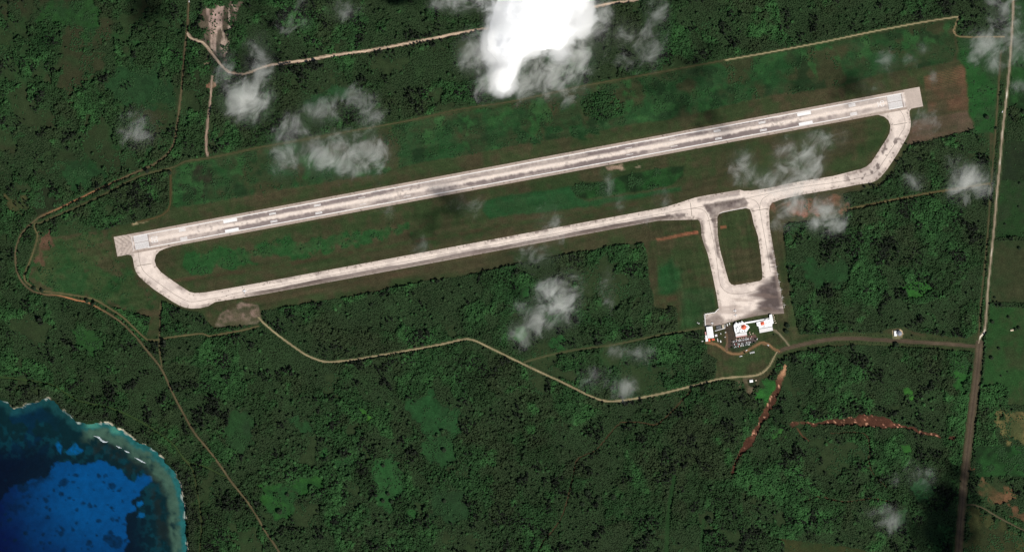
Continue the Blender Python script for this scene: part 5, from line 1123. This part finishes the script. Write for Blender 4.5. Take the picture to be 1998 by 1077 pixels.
# ------------------------------------------------------------------ vehicles
def car_mesh(name, mat, L=4.5, Wd=1.85, van=False):
    m_ = MB(); hb = 0.95 if not van else 1.1
    for sx in (-1, 1):
        for sy in (-1, 1):
            m_.ring_loft([[(sx * L * 0.31 + 0.33 * math.cos(a_), yy, 0.33 + 0.33 * math.sin(a_)) for a_ in [k * math.pi / 5 for k in range(10)]] for yy in (sy * Wd * 0.5 - 0.12, sy * Wd * 0.5 + 0.10)], M['rubber'])
    sec = [(-L / 2, 0.35), (-L / 2 + 0.05, hb), (L / 2 - 0.6, hb * 0.95), (L / 2, 0.75), (L / 2, 0.35)]
    m_.ring_loft([[(a_, -Wd / 2, z_) for a_, z_ in sec], [(a_, Wd / 2, z_) for a_, z_ in sec]], mat)
    h1 = 1.45 if not van else 2.1; x0, x1 = (-L * 0.36, L * 0.22) if not van else (-L * 0.48, L * 0.28)
    m_.ring_loft([[(x0, -Wd * .46, hb), (x1 + 0.5, -Wd * .46, hb), (x1 + 0.5, Wd * .46, hb), (x0, Wd * .46, hb)], [(x0 + 0.25, -Wd * .40, h1 - .05), (x1 - 0.1, -Wd * .40, h1 - .05), (x1 - 0.1, Wd * .40, h1 - .05), (x0 + 0.25, Wd * .40, h1 - .05)]], M['glass'])
    m_.box(((x0 + x1 + 0.15) / 2, 0, h1), (x1 - x0 - 0.3, Wd * 0.80, 0.1), mat)
    return m_.mesh(name)
CARS = {k: car_mesh('parked_car', M['car_' + k]) for k in ('white', 'silver', 'dark', 'red')}
VAN = car_mesh('parked_van', M['car_white'], 5.4, 2.0, True)
def car(me, x, y, rz, label, group=None, cat='car', name='parked_car', z=0.02):
    o = bpy.data.objects.new(name, me); COL.objects.link(o); o.location = (X(x), Y(y), z); o.rotation_euler = (0, 0, rz); o.scale = (1.12, 1.12, 1.12)
    return tag(o, label, cat, group)
rowdef = [('terrace side', 1431, 666.0, 1460, 661.2, 15), ('middle', 1431, 672.6, 1468, 666.4, 17), ('grass side', 1433, 677.0, 1462, 671.6, 13)]
for nm, x0, y0, x1, y1, n_ in rowdef:
    for k in range(n_):
        f_ = k / (n_ - 1)
        if random.random() < 0.14: continue
        c = random.choices(['white', 'silver', 'dark', 'red'], [6, 3, 2.5, 0.7])[0]
        car(CARS[c], x0 + (x1 - x0) * f_ + J(-.3, .3), y0 + (y1 - y0) * f_ + J(-.5, .5), math.pi / 2 + ang + J(-.06, .06) + (math.pi if random.random() < .4 else 0),
            '%s car, %s from the left in the %s row of the car park' % (c, seq(nm), nm), '%s cars in the %s row of the car park' % (c, nm))
car(CARS['white'], 1477.5, 661.5, 0.9, 'white car alone right of the car park rows by the dark bushes')
car(VAN, 1456.5, 683.4, 0.5, 'white van driving on the loop road below the car park', cat='van', name='van')
car(VAN, 1498.8, 673.4, -0.75, 'white van driving on the drive right of the car park', cat='van', name='van')
car(CARS['white'], 1444.6, 695.0, 0.35, 'left white car of the pair on the grass under the loop road')
car(CARS['white'], 1446.8, 694.4, -0.4, 'right white car of the pair on the grass under the loop road')
for k, w_ in enumerate(('leftmost', 'second from left', 'second from right', 'rightmost')):
    car(VAN, 1463.8 + k * 2.15 + (k > 0) * .8, 688.2 - k * 0.45, math.pi / 2 + 0.25, w_ + ' of the four white vans parked on the lawn', 'four white vans on the lawn', 'van', 'parked_van')
car(VAN, 1955.8, 218.6, 1.3, 'white van on the verge beside the pale east road', cat='van', name='parked_van')
car(VAN, 369, 3.6, 1.55, 'white van on the western road at the top edge', cat='van', name='van')
for x, y, l in ((1428, 671, 'lower dark bush at the left end of the car park'), (1429, 664, 'upper dark bush at the left end of the car park')): tree('bush', x, y, 1.4, l, 'bush')
for x, y, l in ((1474, 662, 'dark bush upper right of the car park'), (1471.5, 668.5, 'dark bush lower right of the car park'), (1428, 678, 'dark tree at the lower left of the car park lawn'), (1453, 687.8, 'small dark bush under the loop road bend')): tree('round', x, y, 0.8, l)

# aircraft
def aircraft(label, px, py, rz, L, span, twin=False, z=0.35):
    t = thing('light_aircraft', label, 'aircraft', px, py, rz, z)
    def ring(x, r, zc_=1.5, n=10): return [(x, r * math.cos(a), zc_ + r * 1.05 * math.sin(a)) for a in [2 * math.pi * k / n for k in range(n)]]
    k = L / 10.0
    MB().ring_loft([ring(L * .5, .12 * k), ring(L * .46, .42 * k), ring(L * .36, .66 * k), ring(L * .12, .78 * k, 1.55), ring(-L * .1, .70 * k, 1.55), ring(-L * .32, .36 * k, 1.75), ring(-L * .5, .12 * k, 1.95)], M['plane']).build('fuselage', t)
    for sgn in (-1, 1):
        MB().prism([(L * .16, sgn * .55), (L * .10, sgn * span / 2), (L * -.01, sgn * span / 2), (-L * .05, sgn * .55)], 1.15 if not twin else 2.15, 1.36 if not twin else 2.38, M['plane']).build('wing', t)
        MB().prism([(-L * .40, sgn * .1), (-L * .44, sgn * span * .17), (-L * .5, sgn * span * .17), (-L * .5, sgn * .1)], 1.95, 2.05, M['plane']).build('tailplane', t)
    m_ = MB(); m_.add([(-L * .36, -.07, 2.0), (-L * .46, -.07, 3.5 * k), (-L * .52, -.07, 3.5 * k), (-L * .5, -.07, 1.95), (-L * .36, .07, 2.0), (-L * .46, .07, 3.5 * k), (-L * .52, .07, 3.5 * k), (-L * .5, .07, 1.95)], [(0, 1, 2, 3), (7, 6, 5, 4), (0, 4, 5, 1), (1, 5, 6, 2), (2, 6, 7, 3), (3, 7, 4, 0)], M['plane']); m_.build('tail_fin', t)
    MB().ring_loft([[(L * .34, y_, z_) for y_, z_ in ((-.5 * k, 1.8), (.5 * k, 1.8), (.4 * k, 2.3), (-.4 * k, 2.3))], [(L * .26, y_, z_) for y_, z_ in ((-.55 * k, 1.8), (.55 * k, 1.8), (.45 * k, 2.42), (-.45 * k, 2.42))]], M['glass']).build('windscreen', t)
    spots = [(L * .5, 0, 1.5)] if not twin else [(L * .28, -span * .17, 2.1), (L * .28, span * .17, 2.1)]
    for x_, y_, z_ in spots:
        if twin: MB().ring_loft([[(xx, y_ + r_ * math.cos(a), z_ + r_ * math.sin(a)) for a in [k2 * .7854 for k2 in range(8)]] for xx, r_ in ((L * .27, .25), (L * .2, .42), (L * .02, .3))], M['plane']).build('engine', t)
        MB().box((x_ + .1, y_, z_), (.1, .2, 2.1), M['rubber']).build('propeller', t)
    for x_, y_ in ((L * .34, 0), (0, -1.3), (0, 1.3)):
        MB().ring_loft([[(x_ + .3 * math.cos(a), yy, .3 + .3 * math.sin(a)) for a in [k2 * .7854 for k2 in range(8)]] for yy in (y_ - .1, y_ + .1)], M['rubber']).build('wheel', t)
    return t
aircraft('white twin engined aircraft alone on the western taxiway', 477.4, 568.4, math.pi / 2 + 0.05, 14.5, 14, True)
aircraft('white aircraft parked nose up in the middle of the apron', 1434, 606.5, math.pi / 2 + 0.08, 11, 12)
aircraft('white aircraft parked just below the other one on the apron', 1435.6, 615.4, math.pi / 2 + 0.12, 9, 10)
aircraft('small white aircraft parked in front of the hangar', 1389.6, 631.0, math.pi / 2 - 0.1, 9.5, 9.5, True)

# breaking waves on the reef, pale beach rock
def foam(pts, wd, label):
    P = smooth(pts, 1.5); m_ = MB(); n = len(P); v = []; 
    for i, p in enumerate(P):
        a = Vector(P[max(i - 1, 0)]); b = Vector(P[min(i + 1, n - 1)]); dd = (b - a).normalized(); nn = Vector((-dd.y, dd.x)); w_ = wd * math.sin(math.pi * (i + .3) / n) * J(.5, 1.3) + .15
        for kk, zz in ((-w_, -4.98), (-w_ * .3, -4.6), (w_ * .35, -4.55), (w_, -4.98)): q = Vector(p) + nn * kk; v.append((X(q.x), Y(q.y), zz))
    f = [(i * 4 + k, (i + 1) * 4 + k, (i + 1) * 4 + k + 1, i * 4 + k + 1) for i in range(n - 1) for k in range(3)]
    m_.add(v, f, M['foam']); o = m_.build('breaking_wave'); tag(o, label, 'wave', 'breaking waves on the reef edge')
foam([(182, 850), (192, 853), (198, 859), (205, 862), (211, 861)], 1.7, 'largest white breaking wave at the upper left of the reef')
foam([(226, 869), (231, 872), (237, 874)], 1.3, 'small breaking wave right of the largest one')
foam([(242, 878), (247, 881), (253, 883)], 1.1, 'thin breaking wave in the middle of the reef edge')
foam([(262, 892), (270, 896), (277, 900), (285, 903.5)], 1.4, 'white breaking wave nearest the sand patch corner')

# ------------------------------------------------------------------ clouds: lumpy closed shells filled with scattering vapour
def cloud(label, lumps, zmid, sigma, seed, nscale=0.012, cut=0.5, wisp=2.4, stretch=(1.0, 1.0), core=None):
    """lumps: (px, py, rx, ry, weight) in map units as seen from the camera; rz set by size"""
    kz = 1 - zmid / CAM_H
    L = [((X(a) * kz), (Y(b) * kz), rx * S * 1.25, ry * S * 1.25, wt) for a, b, rx, ry, wt in lumps]
    ox = sum(l[0] for l in L) / len(L); oy = sum(l[1] for l in L) / len(L)
    L = [(l[0] - ox, l[1] - oy, l[2], l[3], max(28.0, min(95.0, 0.45 * min(l[2], l[3]))), l[4]) for l in L]
    x0 = min(l[0] - l[2] for l in L) - 10; x1 = max(l[0] + l[2] for l in L) + 10; y0 = min(l[1] - l[3] for l in L) - 10; y1 = max(l[1] + l[3] for l in L) + 10
    stp = max(7.0, (x1 - x0) / 60); xs = np.arange(x0, x1 + stp, stp); ys = np.arange(y0, y1 + stp, stp); AX, AY = np.meshgrid(xs, ys)
    h = np.zeros(AX.shape)
    for a, b, rx_, ry_, rz_, wt in L: h = np.maximum(h, rz_ * np.sqrt(np.clip(1 - ((AX - a) / rx_) ** 2 - ((AY - b) / ry_) ** 2, 0, 1)))
    cell = (h[:-1, :-1] > 0) | (h[1:, 1:] > 0) | (h[:-1, 1:] > 0) | (h[1:, :-1] > 0)
    nx_, ny_ = len(xs), len(ys); NV = nx_ * ny_
    bot = np.where(h > 0, np.arange(NV).reshape(h.shape) + NV, np.arange(NV).reshape(h.shape)).ravel()
    ft = grid_faces(nx_, ny_, cell)[:, ::1]; ft = ft[:, ::-1]; fb = bot[ft][:, ::-1]
    # top wants upward normals: rows run +y here
    vt = np.stack([AX, AY, h * 0.8], -1).reshape(-1, 3); vb = np.stack([AX, AY, -h * 0.55], -1).reshape(-1, 3)
    V_ = np.concatenate([vt, vb]); F_ = np.concatenate([ft, fb]); used, inv = np.unique(F_, return_inverse=True)
    m, nt, b = mk('cloud_vapour'); nt.nodes.remove(b); out = nt.nodes['Material Output']
    N = nt.nodes; K = nt.links
    def math_(op, a, b_=None, c=None, clamp=False):
        n = N.new('ShaderNodeMath'); n.operation = op; n.use_clamp = clamp
        for i, q in enumerate((a, b_, c)):
            if q is None: continue
            if isinstance(q, (int, float)): n.inputs[i].default_value = q
            else: K.new(q, n.inputs[i])
        return n.outputs[0]
    def vm(op, a, b_=None, sc_=None):
        n = N.new('ShaderNodeVectorMath'); n.operation = op
        if isinstance(a, tuple): n.inputs[0].default_value = a
        else: K.new(a, n.inputs[0])
        if b_ is not None:
            if isinstance(b_, tuple): n.inputs[1].default_value = b_
            else: K.new(b_, n.inputs[1])
        if sc_ is not None: n.inputs['Scale'].default_value = sc_
        return n
    tcn = N.new('ShaderNodeTexCoord'); P = tcn.outputs['Object']
    mpn = N.new('ShaderNodeMapping'); mpn.vector_type = 'TEXTURE'; K.new(P, mpn.inputs['Vector']); mpn.inputs['Rotation'].default_value = (0, 0, R(52 + 14 * math.sin(seed)))
    mp = vm('MULTIPLY', mpn.outputs[0], (nscale * stretch[0], nscale * stretch[1], nscale * 0.30)).outputs[0]
    sh = vm('ADD', mp, (seed * 3.7, seed * 1.9, seed * 5.1)).outputs[0]
    nz = N.new('ShaderNodeTexNoise'); nz.inputs['Scale'].default_value = 1.0; nz.inputs['Detail'].default_value = 7.0; nz.inputs['Roughness'].default_value = 0.66; nz.inputs['Distortion'].default_value = 0.45
    K.new(sh, nz.inputs['Vector'])
    tot = None
    for a, b_, rx_, ry_, rz_, wt in L:
        q = vm('SUBTRACT', P, (a, b_, 0.0)).outputs[0]; q = vm('MULTIPLY', q, (1 / rx_, 1 / ry_, 1 / (rz_ * 0.8))).outputs[0]
        ln = vm('LENGTH', q).outputs['Value']
        mr = N.new('ShaderNodeMapRange'); mr.interpolation_type = 'SMOOTHSTEP'; mr.inputs['From Min'].default_value = 0.0; mr.inputs['From Max'].default_value = 1.0; mr.inputs['To Min'].default_value = wt; mr.inputs['To Max'].default_value = 0.0
        K.new(ln, mr.inputs['Value'])
        tot = mr.outputs[0] if tot is None else math_('MAXIMUM', tot, mr.outputs[0]) if core is None else math_('ADD', tot, mr.outputs[0])
    e = math_('MULTIPLY_ADD', nz.outputs['Fac'], wisp, -0.5 * wisp)        # centred noise
    env = math_('MINIMUM', math_('MULTIPLY', tot, 4.0), 1.0)
    dn = math_('ADD', math_('MULTIPLY_ADD', tot, 1.25, -cut), e)
    dn = math_('MAXIMUM', dn, 0.0); dn = math_('POWER', dn, 1.15)
    halo_ = math_('MULTIPLY', math_('MULTIPLY', math_('POWER', tot, 1.5), 0.38), math_('MULTIPLY_ADD', nz.outputs['Fac'], 2.8, -0.75, clamp=True))
    dn = math_('MULTIPLY', math_('ADD', dn, halo_), env)
    pv = N.new('ShaderNodeVolumePrincipled'); pv.inputs['Color'].default_value = (0.985, 0.985, 0.95, 1) if core is None else (0.995, 0.995, 0.99, 1); pv.inputs['Anisotropy'].default_value = 0.0
    K.new(math_('MULTIPLY', dn, sigma), pv.inputs['Density'])
    K.new(pv.outputs[0], out.inputs['Volume'])
    o = mesh_np('cloud', V_[used], inv.reshape(-1, 4), 4, m, smooth_=False)
    o.location = (ox, oy, zmid)
    return tag(o, label, 'cloud')
ZC = 515.0
CL = [
    ('thin hooked cloud over the north wood left of centre', [(660, 300, 90, 42, 1.0), (565, 290, 38, 48, 0.95), (545, 325, 22, 30, .7), (625, 222, 42, 26, 0.95), (690, 195, 36, 26, .9), (722, 225, 26, 42, .9), (715, 300, 44, 40, 1.0), (575, 250, 30, 34, .9)], .020, 2),
    ('pale round cloud beside the bare earth strip at upper left', [(482, 192, 46, 44, 1.25), (505, 130, 30, 60, .8), (438, 140, 22, 46, .9), (430, 105, 20, 26, .8), (560, 45, 24, 30, .5), (490, 90, 20, 26, .5)], .023, 3),
    ('faint cloud over the upper left scrub', [(270, 250, 36, 38, .95)], .016, 4),
    ('wispy cloud right of the large white cloud', [(1268, 90, 32, 36, 1.1), (1215, 65, 40, 30, .75), (1280, 30, 26, 36, 1.0), (1235, 120, 34, 22, .6), (1180, 55, 24, 50, .8)], .018, 5),
    ('streaky cloud over the infield and eastern taxiway', [(1560, 315, 46, 44, 1.15), (1450, 330, 26, 36, 1.05), (1595, 275, 40, 26, .85), (1520, 355, 60, 30, .9), (1640, 265, 20, 30, .6)], .022, 6),
    ('bright cloud over the red field by the apron', [(1612, 420, 36, 36, 1.3), (1548, 405, 36, 34, 1.0), (1640, 398, 20, 22, .8), (1530, 440, 26, 14, .7)], .026, 7),
    ('small cloud over the east wood beside the pale road', [(1898, 350, 40, 30, 1.15), (1868, 372, 26, 24, .8), (1880, 385, 16, 20, .8)], .025, 8),
    ('small faint cloud left of the one by the east road', [(1783, 355, 26, 18, 1.0), (1865, 318, 24, 18, .75)], .016, 9),
    ('cloud under the upper right corner by the road', [(1932, 85, 38, 32, 1.2), (1905, 78, 30, 16, .8), (1985, 95, 32, 34, 1.0), (1938, 118, 24, 26, .9), (1960, 30, 36, 40, .9), (1900, 120, 14, 16, .8)], .018, 10),
    ('small bright cloud on the right edge below the corner cloud', [(1990, 170, 22, 14, 1.2)], .02, 11),
    ('loose cloud over the wood south of the taxiway', [(1085, 590, 44, 46, 1.12), (1055, 625, 34, 30, .95), (1110, 555, 28, 30, .9), (1185, 560, 16, 40, .7), (1105, 610, 30, 28, .9)], .022, 12),
    ('small cloud over a bright clearing south of the taxiway', [(1018, 650, 30, 26, 1.05), (1015, 600, 22, 20, .7)], .016, 13),
    ('small faint cloud above the bend of the pale south road', [(1218, 755, 26, 26, 1.1), (1160, 740, 30, 24, .8), (1245, 690, 36, 20, .9), (1205, 685, 22, 16, .8)], .017, 14),
    ('faint streaky cloud over the middle of the taxiway', [(1075, 440, 30, 44, .75), (1045, 490, 44, 34, .72), (1185, 360, 16, 34, .85), (1208, 395, 14, 26, .85), (1290, 395, 20, 30, .7), (1250, 425, 30, 20, .6)], .013, 15),
    ('faint cloud over the centre of the runway', [(742, 385, 18, 30, .7), (760, 405, 14, 30, .65), (820, 482, 20, 26, .65), (915, 400, 36, 26, .62)], .012, 16),
    ('faint cloud over the lower right wood', [(1738, 1015, 30, 28, 1.0), (1700, 1000, 26, 16, .6), (1795, 930, 34, 26, .75), (1745, 935, 16, 16, .6)], .014, 17),
    ('faint veil of cloud above the runway east end', [(1730, 125, 22, 26, .85), (1800, 95, 14, 14, .8), (1820, 150, 10, 16, .8), (1805, 235, 30, 26, .85), (1775, 120, 16, 14, .75), (1700, 170, 30, 26, .5)], .015, 18),
    ('faint cloud along the top edge left of the white cloud', [(670, 22, 36, 22, .9), (595, 45, 16, 14, .85), (590, 10, 20, 20, .6)], .014, 19),
    ('cloud on the top edge left of the large white one', [(895, -5, 34, 30, 1.2), (860, 8, 26, 18, .9), (925, -15, 26, 30, 1.2)], .03, 20),
    ('ragged grey cloud hanging off the left of the large white cloud', [(925, 108, 36, 40, 1.05), (955, 165, 34, 34, 1.0), (915, 75, 20, 22, .95), (975, 60, 30, 60, .8)], .022, 22),
    ('ragged grey cloud hanging off the right of the large white cloud', [(1075, 148, 56, 42, 1.25), (1125, 110, 36, 44, 1.1), (1150, 50, 28, 60, 1.0), (1120, 160, 30, 34, .8), (1175, 20, 20, 30, 1.0), (1020, 165, 36, 30, 1.1)], .024, 23),
    ('cloud just below the lower right corner of the view', [(2082, 1190, 60, 60, 1.6), (2075, 1260, 70, 60, 1.6), (2105, 1130, 40, 40, 1.2), (2060, 1320, 80, 50, 1.6)], .03, 24),
]
for lab, lumps, sg, sd_ in CL: cloud(lab, [(a, b, c * 1.42, d_ * 1.42, w__ * 0.92) for a, b, c, d_, w__ in lumps], ZC, sg * 1.0, sd_, 0.0175, 0.49, 3.7, (0.85, 1.15) if sg < .03 else (1, 1))
big = cloud('large brilliant white cloud at the top centre', [(1045, -20, 125, 70, 1.6), (1010, 60, 72, 60, 1.6), (1060, 50, 95, 62, 1.6), (985, 120, 46, 60, 1.5), (1110, 30, 66, 56, 1.4), (1000, -70, 100, 60, 1.6), (980, 165, 34, 30, 1.3), (955, 90, 26, 36, 1.1), (1090, 110, 34, 22, 1.0)], ZC, 0.13, 21, 0.014, 0.40, 2.4, (1, 1), True)
# its dense bright heart
kz = 1 - ZC / CAM_H; HEART = [(962, -70), (964, 0), (952, 40), (946, 70), (944, 98), (958, 118), (970, 132), (958, 160), (964, 182), (984, 187), (1002, 176), (1014, 145), (1026, 118), (1050, 104), (1072, 100), (1092, 106), (1110, 84), (1128, 62), (1150, 30), (1158, 0), (1170, -70)]
xs = np.arange(930, 1185, 2.0); ys = np.arange(-85, 200, 2.0); AX, AY = np.meshgrid(xs, ys)
dd = -sdf(AX + (fbm(AX, AY, 22, 4, 611) - .5) * 12, AY + (fbm(AX, AY, 22, 4, 613) - .5) * 12, HEART, 60) - 7
bil = np.abs(fbm(AX, AY, 30, 4, 617) - .5) * 2
hh = np.where(dd > 0, (14 * sstep(0, 26, dd) + 16 * sstep(0, 60, dd)) * (0.94 + 0.12 * bil), 0.0)
cell = (hh[:-1, :-1] > 0) | (hh[1:, 1:] > 0) | (hh[:-1, 1:] > 0) | (hh[1:, :-1] > 0)
NV = AX.size; bot = np.where(hh > 0, np.arange(NV).reshape(hh.shape) + NV, np.arange(NV).reshape(hh.shape)).ravel()
ft = grid_faces(len(xs), len(ys), cell); fb = bot[ft][:, ::-1]
vx, vy = X(AX) * kz - big.location.x, Y(AY) * kz - big.location.y
V_ = np.concatenate([np.stack([vx, vy, hh], -1).reshape(-1, 3), np.stack([vx, vy, -hh * .4], -1).reshape(-1, 3)]); F_ = np.concatenate([ft, fb]); used, inv = np.unique(F_, return_inverse=True)
o = mesh_np('cloud_heart', V_[used], inv.reshape(-1, 4), 4, mat_plain('dense_cloud', (0.96, 0.97, 0.97), 1.0, 0.02, 0.01, 0.0)); o.parent = big
print('objects', len(bpy.data.objects))
